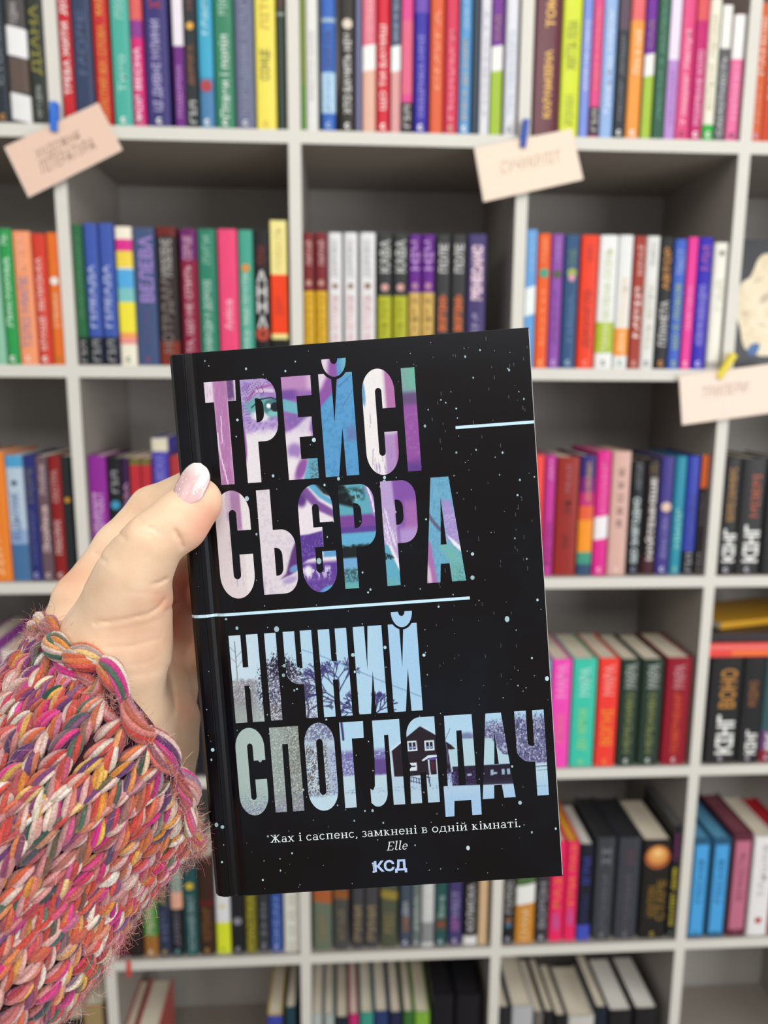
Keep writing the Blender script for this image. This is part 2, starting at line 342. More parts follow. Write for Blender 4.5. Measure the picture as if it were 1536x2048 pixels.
shelf_row(5, 150, 275, .004, TOPW, 'books on the top shelf, fourth bay', [
 (1068, 1121, -40, '64323e', 'wide maroon book with gold foil lettering', [], [(-10, 55, 'e9b75a', 'ТОМ', .34, .05, False, .03), (100, 236, 'e9b75a', 'КАРАМЗІНА', .3, .03, False, .03)], {'rough': .22, 'loc': ' beside the third upright'}),
 (1123, 1161, -38, 'd0dc3c', 'lime yellow book with olive title', [], [(40, 140, '9aa236', 'ЖИТТЯ ЛЕВА', .55), (190, 250, 'a8b038', 'РОМАН', .5)]),
 (1163, 1181, -36, '7c90d8', 'periwinkle book with white title', [], [(40, 180, 'd4dcf2', 'КОЛИ МИ СНИМО', .5)]),
 (1183, 1202, -36, 'd84a84', 'rose pink book with a black foot', [(214, 272, '3a3436')], [(10, 180, 'e07878', 'СВІТАНОК', .4), (220, 262, 'c4c0c0', 'ҐІЛ', .6)]),
 (1204, 1231, -38, '93b2de', 'pale blue book with white script', [], [(20, 230, 'd8e4f2', 'Туман над озером', .5)]),
 (1234, 1255, -36, '2f343c', 'dark slate book with grey title', [(-20, 60, '5a4a58')], [(70, 240, '74787e', 'ПІСЛЯ ДОЩУ', .4)], {'mark': WH}),
 (1258, 1286, -38, 'ee9a46', 'orange book with pink head', [(-40, 40, 'e06a6e')], [(60, 150, 'fae0b8', 'Літо в селі', .5)], {'mark': WH}),
 (1288, 1308, -38, '702c94', 'violet and lime book with white label band', [(150, 280, 'a2c044'), (108, 152, 'e4e4e0', .003)], [(40, 95, '8a7a6a', 'САД', .5)]),
 (1312, 1334, -36, '35604a', 'dark green book with mint title', [], [(-10, 240, '62947c', 'ЛИСТИ З ДАЛЕКА', .4)]),
 (1336, 1357, -38, 'b88ccc', 'lilac book with white streak', [(-40, 120, 'e4d8ec')], [(140, 250, 'a070b8', 'ОРХІДЕЇ', .4)]),
 (1359, 1386, -38, 'dd5284', 'bubblegum pink book with white title', [], [(60, 250, 'f4c8d6', 'У пошуках Настуні', .5)], {'mark': '7a3048'}),
 (1388, 1412, -36, 'c22a70', 'deep magenta book with pale title', [(-20, 40, 'd85a60')], [(100, 250, 'f0b8d0', 'РОЗІРВАНЕ КОЛО', .45)], {'mark': WH}),
 (1414, 1437, -4, 'e8e4d2', 'cream book with a green foot', [(249, 285, '3fae4a')], [(30, 220, 'cfc8a8', 'ВІЛЬНІ ЛЮДИ', .45)], {'mark': WH}),
 (1438, 1458, 9, '5e6063', 'grey book with a white upper panel', [(5, 97, 'e9e8e2')], [(112, 272, 'c8c9ca', 'САМОТНІСТЬ', .55)]),
 (1462, 1488, 28, 'e672a0', 'pink book with a white upper panel', [(25, 118, 'ecebe9')], [(130, 240, 'f0a2c2', 'НІЖНО', .4)], {'mark': '5a2038'}),
], (2, 3))
shelf_row(5, 150, 280, .004, TOPW, 'books on the top shelf, outer right bay', [
 (1508, 1532, 5, 'd2643a', 'orange book with white capitals', [], [(30, 150, 'ecc8b8', 'РАНОК', .5), (170, 250, 'd88a78', 'ДОМ', .4)], {'loc': ' beside the rightmost upright', 'mark': 'b8a0d0'}),
 (1534, 1556, 2, 'c84a32', 'rust orange book at the picture edge', [], [(30, 200, 'e0907c', 'ВЕЧІР', .5)]),
], (3, 4))
# ---- second row
SEC = 'second shelf'
shelf_row(4, 596, 733, .004, SEC, 'books on the second shelf, outer left bay', [
 (-60, -34, 462, '7a5a48', 'brown book at the picture edge', [], []),
 (-33, 2, 460, '8cc0a4', 'pale mint book cut by the picture edge', [], []),
 (4, 29, 457, '2f9a50', 'bright green book with white script', [], [(515, 655, 'cdeed6', 'Листопад', .5), (470, 490, 'cdeed6', 'Яр', .5)], {'mark': WH}),
 (31, 67, 462, 'f09a6e', 'peach book with blue grey title', [], [(552, 695, '8c86a4', 'ТІЛО МИЛЕ', .5), (470, 540, 'f4b898', 'РІЧКА', .4)], {'mark': 'f6d8c6'}),
 (69, 96, 467, 'd04030', 'red book with slanting white title', [], [(515, 700, 'f2cdc4', 'КРАЩЕ ЗБЛИЗЬКА', .5)], {'mark': WH}),
 (98, 126, 465, 'e4712c', 'orange book with a white round badge', [], [(585, 655, 'f4c49c', 'СТЕЖКА', .4)], {'dots': ((562, 'e9e2d6', .32),), 'mark': '9c7a30'}),
], (-1, 0))
shelf_row(4, 596, 733, .004, SEC, 'books on the second shelf, second bay', [
 (148, 170, 449, '2f6a44', 'dark green book with a black foot', [(674, 735, '24262a')], [(470, 640, '5a8c6a', 'ЗЕЛЕНИЙ ШЛЯХ', .4), (682, 724, 'a8a8aa', 'ҐІЛ', .55)], {'loc': ' beside the leftmost upright'}),
 (172, 200, 446, '4159a8', 'blue book with black foot, first of a pair', [(674, 735, '24252c')], [(530, 655, 'b9c4e4', 'ГІЛЕАДА', .5), (680, 722, 'a8a8aa', 'ҐІЛ', .55)], {'short': 'blue black-footed book'}),
 (202, 231, 446, '4159a8', 'blue book with black foot, second of a pair', [(674, 735, '24252c')], [(530, 655, 'b9c4e4', 'ГІЛЕАДА', .5), (680, 722, 'a8a8aa', 'ҐІЛ', .55)], {'short': 'blue black-footed book'}),
 (234, 268, 453, 'eee6d2', 'cream book with rainbow coloured bands', [(478, 502, 'd8338c'), (502, 535, 'ecd04c'), (538, 576, '55a8dc'), (576, 604, '7cc0c0'), (604, 665, 'ecdf42'), (665, 676, 'ee9f5c'), (676, 688, 'e8948c')], [], {'mark': '5a8a70'}),
 (270, 313, 455, '44557a', 'slate blue book with big lilac capitals', [], [(472, 604, 'a184cc', 'ВЕЛЕВА', .62, .08, False, .02), (620, 690, '5b4f80', 'СОН', .3)], {'mark': '8a4a68'}),
 (315, 356, 453, '332b2b', 'black brown book with grey gothic title', [(453, 472, '6a2622'), (682, 735, '7c3226')], [(478, 555, 'b8b4b0', 'УЛЮБЛЕНЕ', .5), (560, 705, '7c706a', 'НОТРДАМ', .6)]),
 (362, 396, 458, '861e3c', 'wine red book with white title', [(458, 520, '6c2466')], [(472, 520, 'd0a4b8', 'СЕРЦЕ', .55), (530, 705, 'dcb4bc', 'ТА, ЩО НЕ СПИТЬ', .45)]),
 (398, 434, 458, '2f7e66', 'forest green book with pale title', [], [(560, 705, 'bcdccf', 'ЗАВЖДИ У ДОРОЗІ', .45), (472, 530, '8abca8', 'ЛУГИ', .4)]),
 (437, 476, 458, 'e64a78', 'plain pink book with small white script', [], [(600, 660, 'f6bccd', 'Аліса', .4)]),
 (478, 507, 460, '48a08a', 'sea green book with orange dot', [], [(545, 705, 'c8e8de', 'КІНЕЦЬ ЛИШЕ ПОЧАТОК', .45)], {'dots': ((536, 'd88a34', .27),)}),
 (508, 540, 460, '242325', 'black book with upright white letters and red ring', [], [(538, 658, 'd4d2d0', 'АННА', .62, 0, True), (492, 530, '7c2f2a', 'РОМАН', .5)], {'ring': (668, 'b4452f', .14, .42), 'short': 'black red-ringed book'}),
 (542, 575, 441, 'ece092', 'cream topped book with an orange red middle', [(549, 668, 'ec4520'), (678, 735, '24221e')], [(455, 540, 'd2c476', 'ПОВІСТЬ', .4), (595, 630, 'b4361c', 'ДІМ', .5)], {'kind': 'p'}),
], (0, 1))
lime = lambda: [(592, 735, 'b0b22c')]
shelf_row(4, 578, 735, .004, SEC, 'books on the second shelf, third bay', [
 (606, 629, 465, '7c2c30', 'maroon and yellow book, first of a pair', [(582, 735, 'd8aa2a')], [(482, 530, 'd4a8a8', 'ПИТАЙ', .6), (590, 720, 'b0861e', 'ЗОЛОТО', .5)], {'loc': ' beside the second upright', 'dots': ((566, 'c09080', .25),)}),
 (631, 654, 465, '7c2c30', 'maroon and yellow book, second of a pair', [(582, 735, 'd8aa2a')], [(482, 530, 'd4a8a8', 'ПИТАЙ', .6), (590, 720, 'b0861e', 'ЗОЛОТО', .5)], {'dots': ((566, 'c09080', .25),)}),
 (657, 684, 465, 'e0dfe0', 'white book with pink print, leftmost of three', [], [(480, 555, 'b0aeb0', 'ДЕРЕВО', .5), (592, 720, 'dea8ac', 'ТЕПЛА ІСТОРІЯ', .5)], {'dots': ((572, '8a6444', .2),), 'short': 'white pink-lettered book'}),
 (688, 715, 465, 'e0dfe0', 'white book with pink print, middle of three', [], [(480, 555, 'b0aeb0', 'ДЕРЕВО', .5), (592, 720, 'dea8ac', 'ТЕПЛА ІСТОРІЯ', .5)], {'dots': ((572, '8a6444', .2),), 'short': 'white pink-lettered book'}),
 (720, 751, 465, 'e0dfe0', 'white book with pink print, rightmost of three', [], [(480, 555, 'b0aeb0', 'ДЕРЕВО', .5), (592, 720, 'dea8ac', 'ТЕПЛА ІСТОРІЯ', .5)], {'dots': ((572, '8a6444', .2),), 'short': 'white pink-lettered book'}),
 (756, 784, 467, '38393b', 'black and lime book, first of a pair', lime(), [(480, 545, 'c8cac6', 'КАВА', .7), (600, 720, '8a8c20', 'ЩАСТЯ ТУТ', .5)], {'dots': ((575, 'd29c94', .26),)}),
 (787, 815, 467, '38393b', 'black and lime book, second of a pair', lime(), [(480, 545, 'c8cac6', 'КАВА', .7), (600, 720, '8a8c20', 'ЩАСТЯ ТУТ', .5)], {'dots': ((575, 'd29c94', .26),)}),
 (818, 842, 469, '66288a', 'purple and gold book, first of a pair', [(585, 735, 'd2b060')], [(482, 540, 'bb92d0', 'НІЧ', .7), (592, 720, 'a07c44', 'ЗОРІ', .5)], {'dots': ((572, 'b07c98', .26),)}),
 (844, 869, 469, '66288a', 'purple and gold book, second of a pair', [(585, 735, 'd2b060')], [(482, 540, 'bb92d0', 'НІЧ', .7), (592, 720, 'a07c44', 'ЗОРІ', .5)], {'dots': ((572, 'b07c98', .26),)}),
 (872, 900, 469, '3a3a3c', 'black book with orange block title, first of a pair', [], [(488, 545, 'd4d4d2', 'ПОЛЕ', .6), (588, 662, 'd0682e', 'ВОГОНЬ', .55, 0, False, .05)], {'short': 'black orange-lettered book'}),
 (903, 932, 469, '3a3a3c', 'black book with orange block title, second of a pair', [], [(488, 545, 'd4d4d2', 'ПОЛЕ', .6), (588, 662, 'd0682e', 'ВОГОНЬ', .55, 0, False, .05)], {'short': 'black orange-lettered book'}),
 (935, 972, 468, '473c6e', 'indigo book with pale pink label', [], [(490, 600, 'e2c6d4', 'РЕНЕСАНС', .6, 0, False, .06), (628, 700, '9a96b8', 'ДІМ', .4)]),
], (1, 2))
shelf_row(4, 618, 735, .004, SEC, 'books on the second shelf, fourth bay', [
 (1049, 1070, 459, '68a0d8', 'sky blue book with a white slanted band', [(574, 630, 'e6ecec', .005)], [(470, 540, '8cbce4', 'НЕБО', .4)], {'loc': ' beside the third upright'}),
 (1072, 1098, 467, 'e8602c', 'orange book with a small green picture', [], [(475, 525, 'f09a68', 'РУДЕ', .4), (580, 690, 'f08a54', 'КОТИ', .35)], {'dots': ((546, '3e9c7c', .36),), 'mark': 'f0b070'}),
 (1100, 1124, 468, '8e52aa', 'violet book with a small dark picture', [], [(475, 525, 'b088c6', 'ФІАЛКА', .4), (580, 690, '74408c', 'ДІМ', .35)], {'dots': ((548, '4a5a34', .34),), 'mark': 'c8a8d8'}),
 (1126, 1155, 469, '36557c', 'steel blue book with a flower picture', [], [(500, 530, '6f9060', 'САД', .5), (590, 690, '55749c', 'ТИША', .35)], {'dots': ((546, '9aa84c', .32), (556, 'd898a8', .22)), 'mark': 'a8bcd4'}),
 (1158, 1192, 470, 'e8432a', 'bright red book with dark title', [], [(580, 695, '8a2a1c', 'ДЖУНҐЛІ', .5), (490, 520, 'b4342a', 'РІК', .3)], {'mark': 'f08a74'}),
 (1195, 1231, 470, 'e6e7e4', 'white book with a lime band', [(644, 706, 'a8bc2c')], [(495, 640, 'c4cc9c', 'ЗЕЛЕНА ОСІНЬ', .4), (648, 702, 'dfe6b4', 'РОМАН', .4)], {'mark': '6c7068'}),
 (1233, 1262, 470, 'e2e3e1', 'white book with an orange band', [(656, 712, 'ee9a3e')], [(552, 650, 'f2d6b0', 'СОНЯХ', .4), (662, 705, 'f8dab4', 'ДЕНЬ', .4)], {'mark': '7aa890'}),
 (1264, 1285, 472, 'a03c2e', 'brick red book with white capitals', [], [(490, 550, 'dcb4ac', 'КРАЇ', .5), (575, 675, 'ecd4cc', 'МРІЯ', .55)], {'mark': 'd8a89c'}),
 (1287, 1314, 472, 'dcdcd8', 'pale grey book with beige print', [], [(485, 530, 'a8a8a4', 'КНИГА', .3), (570, 700, 'c4bfa4', 'ТІНЬ ВІТРУ', .35)], {'mark': '606462'}),
 (1316, 1342, 474, '2c2b2c', 'black book with gold author and white title', [], [(495, 580, 'cf8c38', 'АВТОР', .5), (602, 692, 'cfcfcd', 'ПЛАНЕТА', .6)], {'mark': 'd08a34', 'short': 'black gold-and-white lettered book'}),
 (1344, 1368, 478, '4364c0', 'cobalt book with yellow green title', [], [(568, 698, '9cb868', 'ЩО Є ЛЮБОВ', .55), (498, 550, '8ea4dc', 'ТЕКСТ', .6)], {'mark': 'a0bc60'}),
 (1370, 1389, 474, 'e23a94', 'hot pink book with rose title', [], [(570, 660, 'f08cc2', 'ДІВЧИНА', .5)], {'mark': 'f6c0dc'}),
 (1391, 1419, 475, '3428ae', 'ultramarine book with violet title', [], [(570, 690, '9a92e2', 'КОЛИ МИ ЗНОВ БУДЕМО', .6), (492, 540, '9a4a98', 'МИ', .6)], {'mark': 'c8c0f0'}),
 (1422, 1452, 485, 'e8e6da', 'ivory book with grey leaf print', [(723, 737, 'b4aea8')], [(560, 620, 'd0d0c0', 'ГАЙ', .5)], {'dots': ((506, '8c9080', .2),)}),
], (2, 3))
# ---- third row
THI = 'third shelf'
shelf_row(3, 1032, 1160, .010, THI, 'books on the third shelf, outer left bay', [
 (-70, -32, 905, '7a3040', 'dark wine book at the picture edge', [], []),
 (-30, 14, 905, 'e8822e', 'orange book cut by the picture edge', [], [(1070, 1150, 'f4c08a', 'ДІМ', .4)]),
 (15, 50, 911, 'b4c4d4', 'blue and white book like a snowy sky', [(911, 935, '4f9cc8'), (1088, 1165, '48709c'), (1060, 1088, '8ea8cc')], [(985, 1080, '4f6c9c', 'ВІДЬМАК', .5)], {'dots': ((966, '3c4c64', .16),)}),
 (52, 76, 910, '2e3272', 'navy blue book with muted title', [], [(935, 1005, '6a6a5a', 'МОРЕ', .5), (1020, 1130, '5a628c', 'ТАЄМНИЦЯ', .4)], {'mark': 'a8a8d4'}),
 (78, 100, 912, '6a545c', 'mauve grey book with pink white script', [], [(930, 990, 'c4b0b4', 'Любов', .5), (1012, 1105, 'e4c8c6', 'Зойка', .6)], {'mark': 'd0c0c0'}),
 (102, 126, 912, '8c2424', 'dark red book with white capitals', [], [(940, 1005, 'c89a98', 'СЕСТРА', .5), (1040, 1108, 'e2c2be', 'ПОСЛУХ', .5)], {'mark': 'd8c0bc'}),
 (128, 146, 912, '2a2e2f', 'charcoal book with an orange flower', [], [], {'dots': ((1000, 'c8922e', .3),)}),
], (-1, 0))
shelf_row(3, 980, 1160, .010, THI, 'books on the third shelf, second bay', [
 (176, 213, 912, '8f2f96', 'purple book with white block title', [], [(985, 1085, 'e2bee4', 'ПАЛІМПСЕСТ', .55)], {'loc': ' beside the leftmost upright'}),
 (216, 243, 915, '232325', 'black book with a blue picture', [], [(942, 985, 'a8a8aa', 'ҐІЛ', .5)], {'dots': ((1010, '3f92b8', .34),)}),
 (245, 259, 915, '3a2548', 'thin dark purple book with pink letters', [], [(965, 1040, 'c890b4', 'РОЗА', .6)]),
 (261, 282, 916, 'b8323a', 'red book with green head, first of a pair', [(916, 930, '6a6a3a')], []),
 (284, 303, 916, 'b8323a', 'red book with green head, second of a pair', [(916, 930, '6a6a3a')], []),
 (305, 338, 876, '4d44a8', 'violet blue book with cream head', [(870, 903, 'd8d0b8')], [(910, 960, '8a84d0', 'ВЕЖА', .5)]),
 (340, 368, 912, 'a83a3a', 'red book half behind the held book', [], []),
 (372, 400, 910, '35556a', 'blue grey book behind the held book', [], []),
], (0, 1))
shelf_row(3, 1024, 1155, .014, THI, 'books on the third shelf, fourth bay', [
 (1062, 1087, 911, 'ec4a48', 'coral red book behind the held book edge', [], []),
 (1089, 1110, 911, 'c03c96', 'orchid pink book with dark lower title', [], [(1045, 1130, '7a2064', 'РОМАН', .5), (920, 960, 'e090c8', 'ДІМ', .4)]),
 (1112, 1157, 914, '96302a', 'wide brick red book with small dark marks', [], [(930, 985, 'a8646c', 'РЕАЛ', .22), (1000, 1030, '6c2420', 'Я', .3), (1072, 1098, '541c1a', 'ТИ', .25)]),
 (1159, 1189, 911, '3a3274', 'book shading from indigo through orange to teal', [(955, 985, '7c2c78'), (985, 1012, 'c03272'), (1012, 1040, 'e0603c'), (1040, 1104, 'f0952c'), (1104, 1128, '45967c'), (1128, 1158, '36506e')], [(925, 1000, 'd8b068', 'КАЛЕЙДО', .35)], {'short': 'rainbow shaded book'}),
 (1191, 1219, 902, 'dc2f8e', 'fuchsia book with a white slanted label', [(1033, 1078, 'ebe6e8', .004)], [(925, 1025, 'ea74b4', 'КОХАННЯ', .4)], {'mark': 'f2b8d6'}),
 (1221, 1258, 903, 'd4aca0', 'pale pink book with spaced dark letters', [], [(935, 1055, '7c5c58', 'Я В С Е Є', .28)], {'mark': 'ecd4c8'}),
 (1261, 1288, 921, '202124', 'black book with bold pale title', [], [(995, 1125, 'c8d4d4', 'ЩО ЗАВГОДНО', .55, 0, False, .03), (925, 980, '6c6e70', 'АВТОР', .4)], {'mark': '8a88a8'}),
 (1290, 1317, 918, '262021', 'black book with rough white title', [(1110, 1158, '46242a')], [(955, 1120, 'd8d2ce', 'НАЙТЕМНІШЕ', .55, 0, False, .03), (928, 948, '6a542c', 'ЗЛО', .6)]),
 (1319, 1346, 913, '423a84', 'indigo book with a cream oval', [], [(1035, 1115, '8682ba', 'ВОНА І ВІН', .4)], {'dots': ((1014, 'd8bca8', .36),), 'mark': 'd0cce8'}),
 (1348, 1370, 913, '2f8ca4', 'teal blue book with mint title', [], [(1018, 1100, '84ccc8', 'ХВИЛЯ', .5)], {'mark': '8ac0a8'}),
 (1372, 1396, 912, '3b48ac', 'royal blue book with a black foot', [(1102, 1160, '26262a')], [(985, 1095, '2c3684', 'СЛОВО', .4), (1106, 1142, 'a0a0a2', 'ҐІЛ', .5)]),
 (1398, 1419, 910, '30282c', 'dark book with an orange upper panel', [(908, 976, 'df6a30')], [(985, 1050, '7c7478', 'КАЗКА', .4), (1106, 1142, 'a0a0a2', 'ҐІЛ', .5)]),
], (2, 3))
shelf_row(3, 1024, 1150, .008, THI, 'black horror novels beside the right upright', [
 (1444, 1478, 915, '29292a', 'black novel with gold title over white surname', [], [(935, 1042, 'b48236', 'БІЛЛІ САММЕРС', .42), KING(1058, 1124, .72)], {'mark': 'c8c4d0', 'loc': ' right of the upright'}),
 (1480, 1529, 916, '2a2a2b', 'wide black novel with rust title over white surname', [], [(948, 1034, 'b04c26', 'МІЗЕРІ', .34, .1), KING(1050, 1124, .62)], {'mark': 'c8c4d0'}),
 (1531, 1570, 916, '232325', 'black novel cut by the picture edge', [], [(950, 1034, 'b04c26', 'СЯЙВО', .34)]),
], (3, 4))
# ---- fourth row
FOU = 'fourth shelf'
shelf_row(2, 1438, 1535, .006, FOU, 'books on the fourth shelf, left bays', [
 (-75, -38, 1300, '4c2c54', 'plum book behind the sleeve', [], []),
 (-36, 8, 1282, '8c3494', 'purple book behind the sleeve', [], []),
 (10, 60, 1300, 'd8d4cc', 'white book behind the sleeve', [], []),
 (62, 110, 1306, '36444c', 'slate book behind the sleeve', [], []),
], (-1, 0))
shelf_row(2, 1500, 1535, .006, FOU, 'books on the fourth shelf, second bay', [
 (300, 332, 1320, '4a4c50', 'grey book hidden behind the wrist', [], []),
 (334, 364, 1320, '8c4a34', 'rust brown book behind the wrist', [], []),
 (366, 398, 1318, '2a2a2c', 'black book between wrist and held book', [], [(1480, 1528, '6c6c70', 'НІЧ', .5)]),
 (400, 440, 1318, '34343a', 'dark grey book behind the held book', [], []),
], (0, 1))
HC = {'kind': 'h'}
shelf_row(2, 1438, 1535, .006, FOU, 'hardbacks with white scripted author names', [
 (1060, 1099, 1320, '54b4c4', 'aqua hardback behind the held book edge', [], []),
 (1101, 1140, 1319, 'f04cb4', 'neon pink hardback with white script author', [], [(1328, 1395, 'f4a4d8', 'МАРА', .5), (1428, 1490, 'e47c90', 'ЛЮБОВ', .35)], HC),
 (1143, 1191, 1318, '40c2a8', 'mint green hardback with yellow title', [], [(1335, 1392, 'b4e8dc', 'МАРА', .45), (1415, 1500, '9cd87c', 'ДО ЗІРОК', .4)], {'kind': 'h', 'mark': 'a0d46c'}),
 (1194, 1235, 1317, 'ee4038', 'red hardback with orange title', [], [(1330, 1390, 'f4a49c', 'МАРА', .5), (1418, 1490, 'f09028', 'ВОГНІ', .55)], {'kind': 'h', 'mark': 'f09828'}),
 (1238, 1276, 1319, '2c3c32', 'bottle green hardback with olive title, first of a pair', [], [(1328, 1376, 'b4bcb4', 'МАРА', .55), (1385, 1505, '848c54', 'МЕРЕЖИВО', .35)], {'kind': 'h', 'mark': 'd8dcd8', 'short': 'bottle green hardback'}),
 (1280, 1323, 1319, '2c3c32', 'bottle green hardback with olive title, second of a pair', [], [(1328, 1376, 'b4bcb4', 'МАРА', .5), (1385, 1505, '848c54', 'МЕРЕЖИВО', .32)], {'kind': 'h', 'mark': 'd8dcd8', 'short': 'bottle green hardback'}),
 (1328, 1378, 1316, '901c2c', 'crimson hardback with orange title', [], [(1330, 1376, 'd0949c', 'МАРА', .42), (1385, 1505, 'd8562c', 'ПОВЕРНЕННЯ', .3)], {'kind': 'h', 'mark': 'e4c8c8', 'short': 'crimson hardback'}),
], (2, 3))
shelf_row(2, 1438, 1527, .006, FOU, 'black novels under the lying red book', [
 (1416, 1479, 1315, '2a2a2b', 'thick black novel with gold four-letter title', [], [(1338, 1416, 'b07a34', 'ВОНО', .52, .06, False, .03), KING(1430, 1508, .55)], {'mark': 'b8b8c0', 'loc': ', white surname below'}),
 (1481, 1524, 1315, '29292b', 'black novel with short bronze title', [], [(1362, 1412, '9c6434', 'КУДЖО', .45), KING(1460, 1508, .5)], {'mark': 'b8b8c0'}),
 (1526, 1556, 1316, '3a5a5c', 'teal and plum novel at the picture edge', [(1460, 1500, '6a4470'), (1500, 1535, '8a2a34')], [KING(1465, 1500, .5)], {'mark': 'd0c0d8'}),
], (3, 4))
# ---- fifth row
FIF = 'fifth shelf'
shelf_row(1, 1872, 1910, .008, FIF, 'books on the fifth shelf, second bay', [
 (225, 253, 1725, '5a2c30', 'dark maroon book behind the sleeve', [], [], {'loc': ''}),
 (255, 285, 1722, '2c2422', 'black brown book behind the sleeve edge', [], [(1790, 1880, '3c332f', 'ТЬМА', .4)]),
 (287, 315, 1725, 'b47c34', 'orange brown book with a green middle', [(1800, 1872, '549048'), (1740, 1800, 'c48430'), (1872, 1912, '9c6a34')], [(1790, 1868, 'd8ccb0', 'ЯБЛУКО', .4)], {'mark': 'e8d8c0'}),
 (317, 341, 1722, '333a50', 'dark navy book with yellow author', [], [(1730, 1810, 'a8a03c', 'АВТОР', .5), (1825, 1880, '5c6484', 'НІЧ', .5)], {'mark': 'c0a84c'}),
 (343, 367, 1720, '26272b', 'black book with a peach band', [(1785, 1818, 'e0a890'), (1735, 1785, '8c9c90')], [(1825, 1890, '706c78', 'ДИВО', .5)], {'mark': '6cacac'}),
 (369, 397, 1714, '285050', 'deep teal book with a yellow sun', [], [(1790, 1900, '9cb0b4', 'ОСТАННІЙ ЛИСТ', .5)], {'dots': ((1772, 'd0b43c', .28),), 'mark': '5c9488'}),
 (399, 430, 1714, '3e2a22', 'dark brown book with bronze title', [(1800, 1812, '5c2424')], [(1815, 1880, '7c5632', 'КОРІННЯ', .55)], {'mark': 'b8944c'}),
 (432, 461, 1716, 'dedee0', 'white and acid yellow book', [(1845, 1912, 'd8e030')], [], {'dots': ((1812, 'd8c858', .15),), 'mark': 'a8b838'}),
 (463, 489, 1716, '242428', 'black book with a grey blot', [], [], {'dots': ((1842, '8c8890', .32),), 'mark': 'a8a8b0'}),
 (491, 514, 1716, '6c6828', 'dark olive book with yellow title', [], [(1790, 1890, 'b4a832', 'ПАСТКА', .55)], {'mark': 'c0b43c'}),
 (516, 539, 1716, '37393e', 'graphite book with grey title', [], [(1800, 1900, '70747a', 'ТІНЬ', .4)], {'mark': '8c8e92'}),
 (541, 565, 1716, '2f4e98', 'mid blue book with pale title', [], [(1795, 1890, '7c90c4', 'ОКЕАН', .5)], {'mark': 'b4b4dc'}),
 (568, 601, 1714, 'dcdacd', 'cream book with grey round letters', [], [(1790, 1900, 'acaca2', 'С О О О', .32)]),
], (0, 1))
shelf_row(1, 1849, 1900, .008, FIF, 'books on the fifth shelf, third bay', [
 (626, 664, 1700, '66705f', 'sage grey book with an orange feather', [(1780, 1805, 'a85c34', -.006)], [(1830, 1885, '8c7850', 'ТИМ', .4)], {'loc': ' beside the second upright'}),
 (667, 697, 1700, '4a4a47', 'grey brown book with tan title', [(1780, 1798, '8c5630', -.004)], [(1820, 1878, '807058', 'КРАЙ', .5)]),
 (704, 728, 1700, '454447', 'dark grey book with tan runes, first of a pair', [], [(1812, 1880, '98855e', 'РУНИ', .6)], {'short': 'dark grey rune-lettered book'}),
 (730, 757, 1700, '454447', 'dark grey book with tan runes, second of a pair', [], [(1812, 1880, '98855e', 'РУНИ', .6)], {'short': 'dark grey rune-lettered book'}),
 (761, 795, 1700, '505443', 'olive grey book with a golden swirl', [(1782, 1798, '948038', -.006)], [(1825, 1868, '8a7a50', 'ЛІС', .5)]),
 (800, 823, 1700, '444e5c', 'slate book with an orange star', [], [(1802, 1832, 'b8bcc0', 'ДВА', .5), (1834, 1862, 'b0723c', 'СНИ', .5)], {'mark': 'd0d0dc'}),
 (825, 841, 1700, '66706c', 'thin grey green book with white title', [], [(1790, 1862, 'b0b8b8', 'ДВА', .5)], {'mark': 'c8c8d4'}),
 (843, 868, 1700, 'c6c7c6', 'silver white book with grey foot', [(1845, 1885, '8a8a8c')], [(1775, 1830, 'e0e0de', 'ІНЕЙ', .5)]),
 (870, 894, 1700, '2c5450', 'dark teal book with white script and red mark', [], [(1792, 1834, '9cb4ac', 'Вона', .5), (1836, 1860, '944628', 'І', .6)], {'mark': 'c4c8d4'}),
 (897, 924, 1700, '453c6c', 'dusky violet book with pink title', [], [(1782, 1832, '9c94b8', 'МІСТ', .5), (1835, 1862, 'b06ca4', 'ЗІР', .5)], {'mark': 'c8c4d8'}),
 (927, 955, 1700, '222122', 'black book with white title and white foot', [(1872, 1898, 'dcdcda')], [(1768, 1862, 'c8c6c4', 'КОЛИСКА', .5)], {'short': 'black white-footed book'}),
 (957, 977, 1698, 'd4b48c', 'beige book with plain spine', [], []),
], (1, 2))
